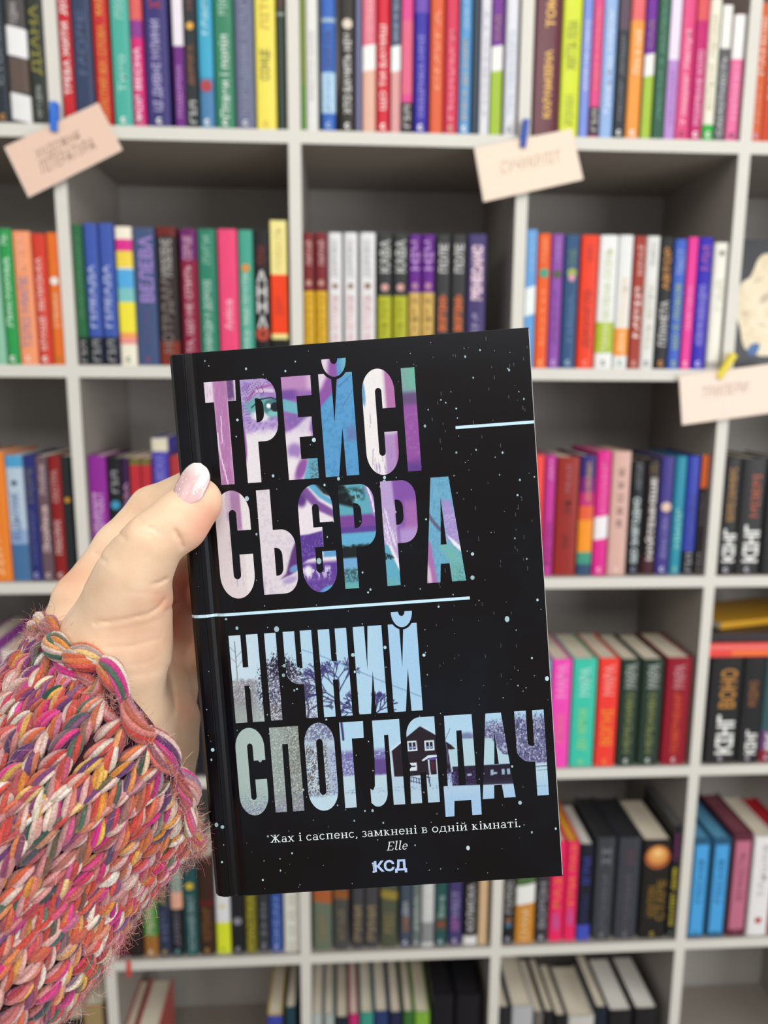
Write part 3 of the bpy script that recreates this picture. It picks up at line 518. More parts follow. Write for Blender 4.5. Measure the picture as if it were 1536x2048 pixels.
shelf_row(1, 1819, 1888, .008, FIF, 'books on the fifth shelf, fourth bay', [
 (1006, 1030, 1695, '242325', 'black book with rough white title', [], [(1760, 1826, 'b8b8b6', 'ГОЛОС', .55)], {'mark': 'b8bcc8', 'dots': ((1840, '80563c', .3), (1850, '48708c', .25)), 'loc': ' beside the third upright'}),
 (1032, 1070, 1692, 'c88632', 'ochre book with green head and white slanted band', [(1690, 1770, '4e6a40', .006), (1770, 1808, 'e6e6e0', .006)], [(1815, 1880, 'e6c898', 'СМАК', .4)], {'short': 'ochre white-banded book'}),
 (1073, 1098, 1692, '3c3a3e', 'charcoal book with white brush title', [], [(1765, 1855, '98969c', 'ВОРОН', .55)], {'mark': 'c8c8d4'}),
 (1100, 1128, 1684, 'e82c62', 'hot red pink book with orange title, first of a pair', [], [(1755, 1815, 'ec7a3c', 'РАЗ', .5), (1825, 1860, 'a86cb8', 'ДВА', .5)], {'short': 'red pink book'}),
 (1130, 1154, 1684, 'e82c62', 'hot red pink book with orange title, second of a pair', [], [(1690, 1740, 'ec7a3c', 'РАЗ', .5), (1755, 1815, 'ec7a3c', 'ТРИ', .5), (1815, 1850, 'a86cb8', 'ДВА', .5)], {'short': 'red pink book', 'pages': mat('e8a838', .6)}),
 (1156, 1183, 1690, '22232e', 'black navy book with a blue foot', [(1850, 1890, '4450b4')], [(1715, 1770, '3c429c', 'ІГРИ', .5), (1790, 1845, '30346c', 'ТРОН', .4)], {'pages': M_PAGEW}),
 (1188, 1226, 1676, '3e4146', 'charcoal slipcase book, first of a pair', [], [(1695, 1730, '70747a', 'ІІ', .45), (1750, 1870, '5c6068', 'ХРОНІКИ', .3)], {'kind': 'h', 'mark': '84868c', 'short': 'charcoal slipcase', 'pages': mat('2c2d30', .6)}),
 (1231, 1276, 1676, '3e4047', 'charcoal slipcase book, second of a pair', [], [(1700, 1730, '644448', 'ІІІ', .3), (1750, 1870, '5c545c', 'ХРОНІКИ', .25)], {'kind': 'h', 'mark': '84868c', 'short': 'charcoal slipcase', 'pages': mat('2c2d30', .6)}),
 (1280, 1335, 1681, '242220', 'thick black book with a fiery face and gold title', [], [(1772, 1832, '8c6c28', 'НОКТЮРН', .3, -.1), (1760, 1840, '8c6c28', 'СТАРЕ', .3, .22)], {'kind': 'h', 'dots': ((1714, 'a85c30', .46), (1710, 'dc9850', .34), (1706, 'ecc078', .16)), 'mark': 'b49c34', 'short': 'thick black fiery book'}),
 (1338, 1361, 1652, '262627', 'tall black book with yellow and magenta lettering', [], [(1735, 1850, 'c4b42c', 'КОЛІР ДИВ', .65, 0, False, .03), (1668, 1722, '8c3478', 'ТЕРРІ', .6)], {'kind': 'p', 'mark': '6c8c7c', 'short': 'tall black yellow-lettered book', 'pages': mat('6a6a6e', .6)}),
], (2, 3))
shelf_row(1, 1810, 1876, .006, FIF, 'gift edition books beside the right upright', [
 (1378, 1414, 1678, '2c5878', 'bright blue framed book, first of a pair', [(1690, 1868, '4ba0dc', 0, 1)], [(1720, 1805, '2c6894', 'ПІСНЯ', .36)], {'kind': 'h', 'mark': '2c6894', 'loc': ' right of the upright', 'pages': mat('5c9cc0', .6), 'short': 'bright blue framed book'}),
 (1417, 1453, 1678, '2c5878', 'bright blue framed book, second of a pair', [(1690, 1864, '4ba0dc', 0, 1)], [(1720, 1805, '2c6894', 'ПІСНЯ', .36)], {'kind': 'h', 'mark': '2c6894', 'pages': mat('5c9cc0', .6), 'short': 'bright blue framed book'}),
 (1456, 1496, 1668, '5c2c38', 'dusty pink framed book', [(1682, 1858, 'bc6c84', 0, 1)], [(1705, 1800, '8c4c60', 'ВІЧНІСТЬ', .34)], {'kind': 'h', 'mark': '8c4c60', 'pages': mat('7c4450', .6)}),
 (1499, 1540, 1674, 'e4e2e0', 'white book with grey script and red blot', [], [(1690, 1790, 'c0bec0', 'Мишка', .35)], {'kind': 'h', 'dots': ((1840, 'b0302c', .16),)}),
 (1543, 1578, 1676, 'b82028', 'red book at the lower right picture edge', [], [], {'kind': 'h', 'pages': mat('b02028', .6)}),
], (3, 4))
# ---- bottom row: heads and page tops only
SIX = 'bottom shelf'
def low(x0, x1, yt, col, look, **k): return (x0, x1, yt, col, look, k.pop('bands', []), [], k)
shelf_row(0, 2020, 2200, .010, SIX, 'books on the bottom shelf, outer left bay', [
 low(60, 118, 2020, '3a2c24', 'brown book low behind the sleeve'), low(120, 160, 2040, '2a2622', 'black book low behind the sleeve'),
 low(164, 205, 2012, 'a08a60', 'tan book just left of the lowest leftmost upright', loc='')], (-1, 0))
shelf_row(0, 2030, 2200, .008, SIX, 'books on the bottom shelf, second bay', [
 low(238, 262, 2070, 'b04a44', 'red covered book with pale pages beside the upright', kind='h', loc=''),
 low(266, 312, 2068, 'b8544e', 'thick salmon red book with pale pages', kind='h'),
 low(534, 564, 2031, 'c8a828', 'yellow covered book with a blue spine head', kind='h', bands=[(2031, 2120, '3c48a0')]),
 low(570, 592, 2016, '24404c', 'dark teal book beside the second upright', kind='h', loc='')], (0, 1))
shelf_row(0, 2034, 2200, .008, SIX, 'books on the bottom shelf, third bay', [
 low(625, 644, 2028, 'b0b8b4', 'pale grey book with cream pages, first of a pair'), low(648, 668, 2030, 'a4b0a8', 'pale grey book with cream pages, second of a pair'),
 low(671, 697, 2036, '242c34', 'dark navy topped book with thick cream pages'), low(698, 717, 2030, 'c03070', 'raspberry topped book with cream pages'),
 low(720, 747, 2027, '3c9484', 'jade topped book with cream pages'), low(749, 777, 2024, '2c3c68', 'navy and white topped book with cream pages'),
 low(780, 804, 2026, '282c48', 'ink blue topped book with cream pages'), low(807, 828, 2025, '3c6c34', 'leaf green topped book with cream pages'),
 low(830, 860, 2026, '7cac3c', 'lime green topped book with cream pages'),
 low(864, 908, 1990, '1c1a20', 'black slipcase on the left of a pair', kind='h', pages=mat('1a181c', .6)), low(912, 960, 1990, '1c1a20', 'black slipcase on the right of a pair', kind='h', pages=mat('1a181c', .6))], (1, 2))
shelf_row(0, 2020, 2200, .008, SIX, 'books on the bottom shelf, fourth bay', [
 low(997, 1020, 2016, '2a2a2c', 'black topped book with pale pages beside the upright', kind='h', loc=''),
 low(1025, 1068, 2014, 'b0b0b2', 'silver grey topped book with wide pale pages', kind='h'),
 low(1070, 1089, 2026, '6c6462', 'taupe topped thin book with pale pages'), low(1091, 1110, 2024, '242326', 'black topped thin book with pale pages, first of a pair', short='black thin book'),
 low(1112, 1135, 2032, '242326', 'black topped thin book with pale pages, second of a pair', short='black thin book'), low(1139, 1191, 2034, 'c4c2bc', 'white topped thick book with cream pages', kind='h'),
 low(1193, 1217, 2016, '202632', 'navy black topped book with pale pages', kind='h'), low(1220, 1267, 2022, '232224', 'thick black hardback with pale pages, left of a pair', kind='h', pages=M_PAGEW, short='thick black hardback'),
 low(1272, 1318, 2018, '232224', 'thick black hardback with pale pages, right of a pair', kind='h', pages=M_PAGEW, short='thick black hardback')], (2, 3))
# ribbon of the fifth-shelf book, hanging over the board

# ------------------------------------------------------------------ flat print: outlines filled with a fine coloured grid
def arc(cx, cy, rx, ry, a0, a1, n=14):
    return [(cx+rx*math.cos(math.radians(a0+(a1-a0)*i/n)), cy+ry*math.sin(math.radians(a0+(a1-a0)*i/n))) for i in range(n+1)]
def fill_print(conts, h, colour, name):
    """even-odd fill of outlines given in millimetres, cut into small coloured quads"""
    es = []; ys = []
    for c in conts:
        for (xa, ya), (xb, yb) in zip(c, c[1:]+c[:1]):
            ys += [ya]
            if abs(ya-yb) > 1e-9: es.append((xa, ya, xb, yb) if ya < yb else (xb, yb, xa, ya))
    lo, hi = min(ys), max(ys); ys = sorted(set([round(y, 5) for y in ys]+[round(lo+(hi-lo)*i/max(1, math.ceil((hi-lo)/h)), 5) for i in range(math.ceil((hi-lo)/h)+1)]))
    V, Fc = [], []
    for ya, yb in zip(ys, ys[1:]):
        if yb-ya < 2e-5: continue
        ym = (ya+yb)/2; cr = []
        for x0, y0, x1, y1 in es:
            if y0 < ym < y1:
                k = (x1-x0)/(y1-y0); cr.append((x0+k*(ym-y0), x0+k*(ya-y0), x0+k*(yb-y0)))
        cr.sort()
        for l, r in zip(cr[::2], cr[1::2]):
            n = max(1, math.ceil((r[0]-l[0])/h)); b = len(V)
            for i in range(n+1):
                s = i/n; V.append((l[1]+(r[1]-l[1])*s, ya)); V.append((l[2]+(r[2]-l[2])*s, yb))
            Fc += [(b+2*i, b+2*i+2, b+2*i+3, b+2*i+1) for i in range(n)]
    V = np.array(V); col = slin(colour(V[:, 0], V[:, 1]))*.84
    me = bpy.data.meshes.new(name); me.from_pydata(np.c_[V/1000, np.zeros(len(V))].tolist(), [], Fc)
    a = me.color_attributes.new('print', 'FLOAT_COLOR', 'POINT')
    a.data.foreach_set('color', np.c_[col, np.ones(len(V))].astype(np.float32).ravel()); me.update(); return me
_rng = np.random.default_rng(3); _NT = _rng.random((256, 256))
def vnoise(x, y):
    xi = np.floor(x).astype(int); yi = np.floor(y).astype(int); fx = x-xi; fy = y-yi; fx = fx*fx*(3-2*fx); fy = fy*fy*(3-2*fy)
    g = lambda a, b: _NT[a % 256, b % 256]
    return (g(xi, yi)*(1-fx)+g(xi+1, yi)*fx)*(1-fy)+(g(xi, yi+1)*(1-fx)+g(xi+1, yi+1)*fx)*fy
def fbm(x, y, o=4): return sum(vnoise(x*2**k+17*k, y*2**k+5*k)/2**(k+1) for k in range(o))
def S(a, b, x): t = np.clip((x-a)/(b-a), 0, 1); return t*t*(3-2*t)
def segd(x, y, pts):
    d = np.full(x.shape, 1e9)
    for (ax, ay), (bx, by) in zip(pts, pts[1:]):
        vx, vy = bx-ax, by-ay; t = np.clip(((x-ax)*vx+(y-ay)*vy)/(vx*vx+vy*vy+1e-12), 0, 1)
        d = np.minimum(d, np.hypot(x-ax-t*vx, y-ay-t*vy))
    return d
class Paint:
    def __init__(s, x, y, base): s.x = x; s.y = y; s.c = np.tile(np.array(base)/255., (len(x), 1))
    def put(s, col, m): s.c = s.c*(1-m[:, None])+np.array(col)/255.*m[:, None]
    def blob(s, col, cx, cy, rx, ry, soft=.35, ang=0, k=1.0):
        a = math.radians(ang); dx, dy = s.x-cx, s.y-cy; u = dx*math.cos(a)+dy*math.sin(a); v = -dx*math.sin(a)+dy*math.cos(a)
        s.put(col, k*(1-S(1-soft, 1+soft, np.hypot(u/rx, v/ry))))
    def poly(s, col, pts, soft=.15, k=1.0):
        ins = np.zeros(len(s.x), bool)
        for (ax, ay), (bx, by) in zip(pts, pts[1:]+pts[:1]):
            c = ((ay > s.y) != (by > s.y)); ins ^= c & (s.x < (bx-ax)*(s.y-ay)/((by-ay) if by != ay else 1e-9)+ax)
        d = segd(s.x, s.y, pts+pts[:1]); d = np.where(ins, d, -d); s.put(col, k*S(-soft, soft, d))
    def line(s, col, pts, wd, k=1.0): s.put(col, k*(1-S(wd*.5, wd*1.3, segd(s.x, s.y, pts))))
def portrait(x, y):
    """the face seen through the upper four-and-a-half words: lilac skin, teal light, violet shade"""
    p = Paint(x, y, (226, 214, 224)); n = fbm(x*.9, y*.9); n2 = fbm(x*2.5, y*.25)
    L1 = y > 155.6
    # first word
    m = L1.astype(float)
    p.put((214, 196, 218), m*S(13, 11, x)); p.put((176, 118, 170), m*S(14.2, 15.6, x)*S(20.4, 19.4, x)); p.put((104, 70, 124), m*S(19.6, 20.4, x)*S(23, 22.2, x)*S(186, 189, y))
    p.put((198, 150, 196), m*S(24, 22, x)*S(.5, .7, n2)*.6); p.line((238, 226, 240), [(15.3, 176), (15.6, 168), (17.6, 157)], .22); p.line((226, 208, 232), [(17.0, 182), (16.6, 172)], .2)
    P_ = m*S(24, 24.6, x)*S(39, 38.4, x)
    p.put((178, 156, 206), P_*S(172, 178, y)); p.put((146, 112, 186), P_*S(.42, .6, n)*S(174, 178, y)*.8)
    p.blob((104, 168, 172), 32.5, 184.2, 6.4, 3.6, .35, -12); p.blob((222, 222, 230), 31.5, 181.0, 3.2, 1.9, .4, -10)
    p.blob((70, 120, 126), 36.2, 184.0, 3.3, 3.2, .12); p.blob((126, 190, 190), 36.6, 181.8, 2.4, 1.2, .4); p.blob((24, 26, 34), 37.3, 184.0, 1.7, 1.7, .15)
    p.blob((240, 244, 244), 34.9, 184.6, .75, .9, .25, 20); p.line((38, 36, 52), [(28.6, 184.4), (32, 187.2), (36, 187.6), (38.4, 186.6)], .25)
    p.line((168, 104, 168), [(27.4, 187.2), (29.4, 189.8), (32.4, 191.6), (37, 192.2)], .55); p.line((226, 206, 224), [(31, 190.4), (33.6, 190.4), (36.6, 190)], .7, .8)
    for k in range(9):
        p.line((84, 52, 110), [(27.6+k*.75, 187.2+k*.28), (26.2+k*.8, 190.2+k*.3), (25.6+k*.8, 192+k*.3)], .1, .75)
        p.line((110, 84, 150), [(27.8, 186-k*1.0), (25.9, 186.6-k*1.15), (24.8, 186.2-k*1.3)], .12, .6)
    p.put((230, 224, 230), P_*S(176.6, 173.4, y+1.2*(n-.5)*2)); p.blob((142, 84, 160), 25.0, 171, .7, 6, .3)
    E_ = m*S(39.4, 40, x)*S(52.6, 52, x)
    p.put((150, 104, 176), E_*S(173, 176, y)); p.put((184, 134, 186), E_*S(188, 191, y)); p.put((214, 186, 212), E_*S(188, 191, y)*S(48, 51.4, x)); p.put((116, 74, 158), E_*S(185.6, 187, y)*S(191, 188.6, y)*S(47, 44, x))
    p.poly((110, 176, 192), [(39.6, 187), (45.8, 184.8), (46, 180.6), (43, 181.4), (39.6, 182.6)], .5); p.put((130, 98, 172), E_*S(182, 180, y)*S(173, 175, y)*S(.35, .55, n))
    p.poly((226, 218, 230), [(40, 173.5), (45, 176.5), (49.2, 180), (51, 179.6), (49, 174), (44, 169), (41, 166)], 1.0, .85); p.put((146, 104, 178), E_*S(49, 51, x)*S(180, 176, y)*S(170, 173, y))
    p.blob((160, 126, 190), 43.2, 167.4, 2.6, 2.8, .5); p.blob((232, 226, 232), 42.0, 161.6, 1.9, 3.6, .5, -10); p.blob((142, 84, 160), 45.2, 160.6, 1.8, 4.8, .45, -25)
    p.poly((98, 172, 200), [(45.6, 156), (48.2, 164.8), (52, 164.8), (52, 156)], .5); p.put((88, 110, 116), E_*S(47.6, 48.6, x)*S(164.4, 162, y)*S(.38, .55, fbm(x*3, y*3))*.9)
    Y_ = m*S(53, 53.6, x)*S(67.4, 66.8, x)
    p.put((88, 156, 206), Y_); p.put((74, 140, 194), Y_*S(.45, .6, n)*.7); p.put((104, 108, 160), Y_*S(61.6, 64, x)*S(168, 171, y)*S(177, 173, y)*.6)
    p.poly((142, 82, 164), [(53.6, 182), (55, 184), (58.2, 187), (61, 192), (61, 201), (53, 201)], .7); p.poly((232, 222, 232), [(53.4, 188), (55, 190), (57.2, 194), (58.4, 201), (53, 201)], 1.2, .9)
    p.put((112, 176, 190), Y_*S(62.0, 63.6, x)*S(193, 195, y)); p.line((58, 96, 140), [(60.8, 189.6), (63.4, 191.4), (66, 193.6)], .12); p.line((62, 100, 146), [(61.8, 182), (64, 185), (66.4, 188.4)], .12, .8); p.put((110, 178, 160), Y_*S(158.6, 157, y)*S(56, 54.6, x)*.7)
    C_ = m*S(69, 69.2, x)*S(82.6, 82.2, x)
    p.put((238, 234, 234), C_); p.put((178, 112, 170), C_*S(77.6, 78.6, x)*S(178, 180, y)); p.put((206, 176, 210), C_*S(79, 77.4, x)*S(77, 77.8, x)*S(178, 180, y)*.6)
    p.put((176, 140, 196), C_*S(75.8, 77.2, x)*S(173, 170, y)); p.put((172, 102, 164), C_*S(80, 81, x)*S(174, 168, y)*.8); p.put((146, 116, 184), C_*S(.52, .68, fbm(x*2.6, y*.22+9))*S(170, 158, y)*.8)
    p.blob((104, 160, 204), 69.9, 187, .8, 5, .25, 3); p.line((150, 140, 176), [(71.8, 180), (72, 176), (71.6, 174)], .14, .7); p.line((150, 140, 176), [(72.2, 166), (71.6, 160)], .2, .7)
    I_ = m*S(83.6, 84, x)
    p.put((122, 164, 160), I_); p.put((110, 176, 158), I_*S(186, 189, y)*S(86, 87, x)); p.put((100, 76, 122), I_*S(187, 184.6, y)); p.put((146, 80, 160), I_*S(182.6, 180, y)); p.put((160, 98, 176), I_*S(.5, .62, n)*S(181, 178, y)*.6); p.put((98, 58, 140), I_*S(163, 158, y))
    # second word
    q = 1-m
    C2 = q*S(26, 25.4, x)
    p.put((226, 214, 218), C2); p.put((172, 128, 172), C2*S(16.0, 17.0, x+(154-y)*-.05)*S(22.0, 21.0, x)*S(138, 141, y)); p.put((232, 228, 230), C2*S(21.2, 22.2, x)); p.put((214, 198, 220), C2*S(16, 17, x)*S(18.4, 17.4, x)*S(142, 146, y)*.7)
    p.put((176, 158, 200), C2*S(.56, .7, fbm(x*3.2, y*.2+3))*S(15.4, 16.4, x)*S(21, 20, x)*S(116, 119, y)*.8)
    b = q*S(26.8, 27.4, x)*S(42, 41.4, x)
    p.put((224, 216, 222), b); p.put((206, 196, 212), b*S(.46, .62, n)*.6); p.poly((94, 54, 122), [(34.6, 120.4), (36.4, 122), (39.0, 130), (40.6, 133.4), (42.4, 133), (42.2, 124.6), (38.6, 121.8)], .6); p.blob((112, 150, 204), 39.6, 123.8, 1.9, 1.2, .4, 30)
    p.blob((178, 160, 206), 37.6, 119.6, 2.6, 1.2, .5, 15); p.put((190, 174, 210), b*S(31.4, 30, x)*S(122, 117, y)*S(.4, .6, n2))
    Y2 = q*S(42, 42.6, x)*S(57, 56.4, x)
    p.put((232, 224, 232), Y2); p.poly((122, 80, 152), [(42.6, 152), (46, 154.6), (50.6, 148.4), (56, 144.6), (56, 141.6), (50.2, 144.8), (47.2, 147.8), (44.8, 151)], .7); p.blob((92, 56, 130), 44.2, 149.2, 1.9, 2.6, .5)
    p.poly((96, 168, 206), [(46.4, 154.8), (50, 155), (52, 151), (56, 148.4), (56, 146.0), (50.8, 149.6), (48.0, 153)], .5); p.poly((26, 34, 34), [(49.2, 155.4), (56, 155), (56, 149.2), (52.4, 151)], .6)
    p.poly((88, 56, 146), [(42.4, 136), (46, 136.2), (51.2, 137.2), (51.4, 130.8), (48, 129.2), (48, 127.4), (45, 126.8), (42.4, 125.2)], .5); p.put((128, 98, 180), Y2*S(137, 135, y)*S(127, 129, y)*S(.5, .66, fbm(x*3.5, y*1.2))*.8)
    p.put((96, 62, 152), Y2*S(126.6, 124.6, y)); p.put((206, 194, 226), Y2*S(125, 123, y)*S(118, 121, y)*S(.44, .6, fbm(x*1.6, y*.8))*S(53.8, 52.6, x)); p.put((132, 104, 182), Y2*S(121, 119, y)*S(.5, .6, fbm(x*4, y*2))*.7)
    p.blob((236, 230, 240), 44.8, 122.6, 1.6, 1.9, .5); p.put((96, 160, 208), Y2*S(130.4, 129.4, y)*S(126.8, 127.8, y)*S(50.4, 51.4, x)); p.blob((100, 160, 208), 51.8, 114.9, 3.4, 1.5, .4, 22)
    P1 = q*S(57.2, 57.6, x)*S(72, 71.6, x)
    p.put((94, 168, 186), P1); p.poly((18, 22, 24), [(57, 154.4), (60.4, 153.4), (62.6, 149), (64, 144.8), (57, 147)], .8); p.put((34, 56, 58), P1*S(146.6, 148.6, y)*S(153.4, 151, y)*S(68.6, 66.6, x)*S(.3, .6, n)*.9)
    p.put((122, 68, 150), P1*S(143.0, 141.4, y)*S(135.2, 136.6, y)); p.put((84, 60, 148), P1*S(138.4, 137.2, y)*S(135, 136, y)*.7); p.put((98, 172, 212), P1*S(136, 134.6, y)*S(130.4, 132, y)); p.put((24, 30, 32), P1*S(131.6, 130, y+2*(n-.5))*S(125.6, 127, y))
    p.put((116, 168, 214), P1*S(126.6, 125.8, y)*S(121.4, 123.4, y)); p.put((62, 90, 96), P1*S(123, 121.4, y)*S(116.4, 118.6, y)*S(.3, .55, fbm(x*2.5, y*2.5))); p.put((102, 176, 176), P1*S(117.6, 116, y))
    p.poly((162, 136, 200), [(67.6, 153.6), (69, 149), (70.2, 142), (72, 140), (72, 154)], .4); p.line((236, 230, 240), [(69.0, 152.2), (70.4, 147), (70.9, 143)], .35); p.line((150, 210, 214), [(64.2, 151), (64.6, 146.6)], .14)
    P2 = q*S(73, 73.4, x)*S(87.4, 87, x)
    p.put((184, 160, 210), P2); p.put((130, 82, 166), P2*S(77.6, 79, x+(150-y)*-.04)*S(.2, .4, n2+.2)); p.put((170, 110, 176), P2*S(81, 83, x)*S(148, 144, y)*S(132, 136, y)*.8); p.put((236, 232, 242), P2*S(.5, .66, fbm(x*1.8-(154-y)*.35, y*.12))*S(80.6, 79, x)*S(146, 142, y)*.9)
    p.put((176, 148, 206), P2*S(79, 80.4, x)*S(138, 134, y)); p.poly((96, 170, 198), [(73, 131), (75.2, 130), (77, 125.8), (79.2, 119.6), (79.2, 114), (73, 114)], .35); p.poly((234, 228, 240), [(75.2, 130.6), (76.6, 129.6), (79, 122.6), (79, 119.6), (77, 124.6)], .25)
    for k in range(4): p.line((20, 40, 44), [(73.6+k*.85, 127.2-k*.4), (74.0+k*.9, 125.0+.3*(k % 2))], .35)
    p.put((104, 172, 176), P2*S(119, 116.4, y)*S(79, 78, x)*.7)
    A_ = q*S(87.8, 88.2, x)
    p.put((110, 172, 202), A_); p.put((92, 148, 190), A_*S(.45, .6, fbm(x*3, y*.8))*.6); p.poly((162, 142, 204), [(95.8, 145.4), (99.4, 145), (102.4, 130), (101.8, 127.2), (96.8, 131.6)], 1.0); p.put((190, 176, 220), A_*S(.5, .62, fbm(x*.8+y*1.2, y*3-x))*S(96, 97, x)*S(144, 141, y)*S(128, 131, y)*.7)
    p.poly((238, 236, 242), [(97, 132.4), (99, 130.8), (102.2, 127.6), (102.2, 125.6), (99.4, 128.4)], .4); p.line((92, 80, 112), [(90.4, 141), (92.4, 137.6), (95, 134.2)], .7, .8); p.poly((112, 178, 178), [(93.6, 128.6), (97.6, 129), (101, 126), (103.6, 121), (103.6, 114), (97.6, 114), (97.4, 122)], .8); p.put((84, 130, 134), A_*S(97.4, 99, x)*S(123, 118, y)*S(.46, .58, fbm(x*5, y*5))*.8)
    p.poly((170, 112, 172), [(90.0, 131), (91.0, 129), (92.6, 114), (88, 114)], .5); p.blob((218, 190, 216), 89.4, 118, .9, 4.5, .5, 6)
    return p.c*(1+.10*(fbm(x*4, y*4)-.5)[:, None])
_tr = random.Random(11)
def branches(x, y, a, ln, wd, n, out, spread=32):
    x2, y2 = x+ln*math.cos(math.radians(a)), y+ln*math.sin(math.radians(a)); out.append(((x, y), (x2, y2), wd))
    if n:
        for k in range(2 if n > 3 else 3): branches(x2, y2, a+_tr.uniform(-spread, spread)+(-1)**k*spread*.55, ln*_tr.uniform(.66, .86), wd*.66, n-1, out, spread)
def winter(x, y):
    """the snowy farm seen through the lower words"""
    p = Paint(x, y, (176, 212, 236)); n = fbm(x*.5, y*.5); nf = fbm(x*2.2, y*2.2); nh = fbm(x*3.4, y*3.4)
    top = y > 66; p.put((206, 224, 236), S(50, 10, x)*.9); p.put((160, 202, 236), S(66, 74, x)*S(60, 80, y)*.7); p.put((200, 222, 230), S(60, 40, y)*.6)
    # dark snowy spruce at the left and the frosted wood in front of it
    p.line((96, 96, 110), [(15, 98), (15.1, 90), (14.9, 83)], .16); [p.line((110, 110, 122), [(15.1, 88+k*2), (15.1+(-1)**k*2.6, 91+k*1.8)], .1) for k in range(4)]
    crown = S(.0, 1.6, 1.0+5.2*np.sin(np.clip((y-60)/36, 0, 1)*3.1)*1.0+2.2*(nf-.5)*4-np.abs(x-31.5)*.62+np.where(y > 88, -(y-88)*.32, 0))
    p.put((40, 31, 54), crown*S(66, 70, y)*S(.26, .38, nf)); p.put((206, 218, 232), crown*S(.56, .64, nh)*S(66, 68, y)*.62); p.put((70, 40, 120), crown*(1-S(.0, .6, np.abs(x-34))) * S(96, 97, y))
    low = S(24, 20, x)*top*S(84, 82, y+3*(nf-.5)); p.put((138, 136, 146), low); p.put((196, 204, 206), low*S(.5, .6, nh)); p.put((172, 188, 184), S(31, 24, x)*S(76, 69, y)*top*.75); p.put((120, 116, 116), S(31, 25, x)*S(80, 70, y)*S(.5, .6, nh)*top*.5)
    cl = S(24, 26, x)*S(45, 43, x)*S(85, 81, y+2*(nf-.5)*2)*top; p.put((120, 118, 140), cl*S(.40, .5, nf)); p.put((212, 222, 236), cl*S(.52, .6, nh)); p.put((110, 98, 92), S(25.6, 26.4, x)*S(32, 31, x)*S(75, 70, y)*top*S(.5, .42, nh)*.9)
    # bare trees
    for (bx, by, ln, ns) in ((53, 58, 8.5, 6), (62, 57, 5.5, 5), (40, 60, 6, 5)):
        seg = []; branches(bx, by, 92, ln, .62, ns, seg)
        A = np.array([s[0] for s in seg]); B = np.array([s[1] for s in seg]); Wd = np.array([s[2] for s in seg])
        near = np.where((np.abs(x-bx) < 22) & (y > by-4))[0]
        for ch in np.array_split(near, max(1, len(near)//1500)):
            if not len(ch): continue
            dx = x[ch][:, None]-A[None, :, 0]; dy = y[ch][:, None]-A[None, :, 1]; vx, vy = (B-A)[:, 0], (B-A)[:, 1]
            t = np.clip((dx*vx+dy*vy)/(vx*vx+vy*vy), 0, 1); d = np.hypot(dx-t*vx, dy-t*vy)-Wd[None]*.5
            m = np.zeros(len(x)); m[ch] = 1-S(-.02, .26, d.min(1)); p.put((52, 44, 104) if bx > 50 else (70, 66, 100), m*.95)
    p.line((118, 156, 190), [(40, 93.2), (47, 90.4), (57.1, 85.4), (70, 78.8), (83.4, 72.4)], .2)
    # lower word
    q = (y < 66).astype(float)
    p.put((174, 194, 190), q*S(26, 23, x)); p.put((150, 170, 172), q*S(24.6, 20, x)*S(44, 38, y)*S(.4, .6, nh)); p.put((128, 128, 164), q*S(25, 23, x)*S(38, 34, y)*S(.44, .54, nh))
    g = q*S(24.6, 25.4, x)*S(37.8, 36.6, x); p.put((146, 158, 154), g); p.put((122, 124, 116), g*S(29, 33, x)*S(.36, .5, nf)); p.put((186, 200, 202), g*S(.52, .62, nh)); p.put((134, 124, 160), g*S(40, 34, y)*S(.45, .55, nf)*.8)
    o = q*S(37.8, 38.4, x)*S(50.6, 50, x)*S(36, 38.6, y+2*(nf-.5)); p.put((178, 198, 216), o); p.put((96, 92, 96), o*S(58, 55, y)*S(47.4, 45.8, x)*S(.40, .5, nf)); p.put((206, 220, 226), o*S(.54, .62, nh)*S(59, 57, y)); p.put((104, 96, 148), o*S(46, 48, x)*S(.45, .56, nh)*S(58, 52, y)*.8); p.put((86, 82, 120), o*S(57.4, 59, y)*S(.54, .47, fbm(x*2, y*2+40))*.7)
    r = q*S(50.6, 51.2, x)*S(69.4, 68.6, x); p.put((116, 108, 172), r*S(54.6, 52, y)*S(43.4, 44.6, y)*S(.3, .5, nf+.1)); p.put((182, 206, 224), r*S(52, 48, y)*S(.52, .62, nh)*S(43, 45, y)*S(60, 58, x))
    p.put((96, 74, 140), r*S(61.6, 63, x)*S(50.4, 49, y)*S(43, 44, y)); p.put((188, 214, 228), q*S(44.4, 42.4, y+1.2*(nf-.5))*S(48, 52, x)); p.put((150, 190, 224), q*S(44, 33, y)*S(56, 90, x)*.55)
    # forest at the right
    f = q*S(104.8, 106.4, x)*S(62.4, 58.4, y+5*(nf-.5)+S(112, 118, x)*-1.2)*S(43.6, 45, y); p.put((104, 102, 146), f*.9); p.put((196, 208, 224), f*S(.5, .6, fbm(x*3, y*1.2))*.8); p.put((66, 62, 100), f*S(.46, .36, nf)*.8)
    p.blob((116, 128, 168), 99.4, 56.0, 2.8, 1.6, .5)
    # barn: snowy roof, dark wall
    p.poly((176, 208, 222), [(92, 53.4), (97.4, 55.4), (108.6, 54.8), (110.6, 51.2), (112.2, 48.6), (115.6, 47.6), (117, 44.6), (97.6, 44.7), (92.4, 45)], .15)
    p.poly((34, 26, 46), [(91, 44.9), (118.4, 44.6), (118.4, 36.6), (91, 37.2)], .25); p.put((90, 60, 130), q*S(92, 93, x)*S(104, 101, x)*S(45, 44, y)*S(37, 38, y)*S(.54, .6, nh)*.7)
    for bx in (107.4, 111.6, 113.6): p.poly((150, 176, 200), [(bx, 42.8), (bx+1.1, 42.8), (bx+1.1, 40.6), (bx, 40.6)], .12)
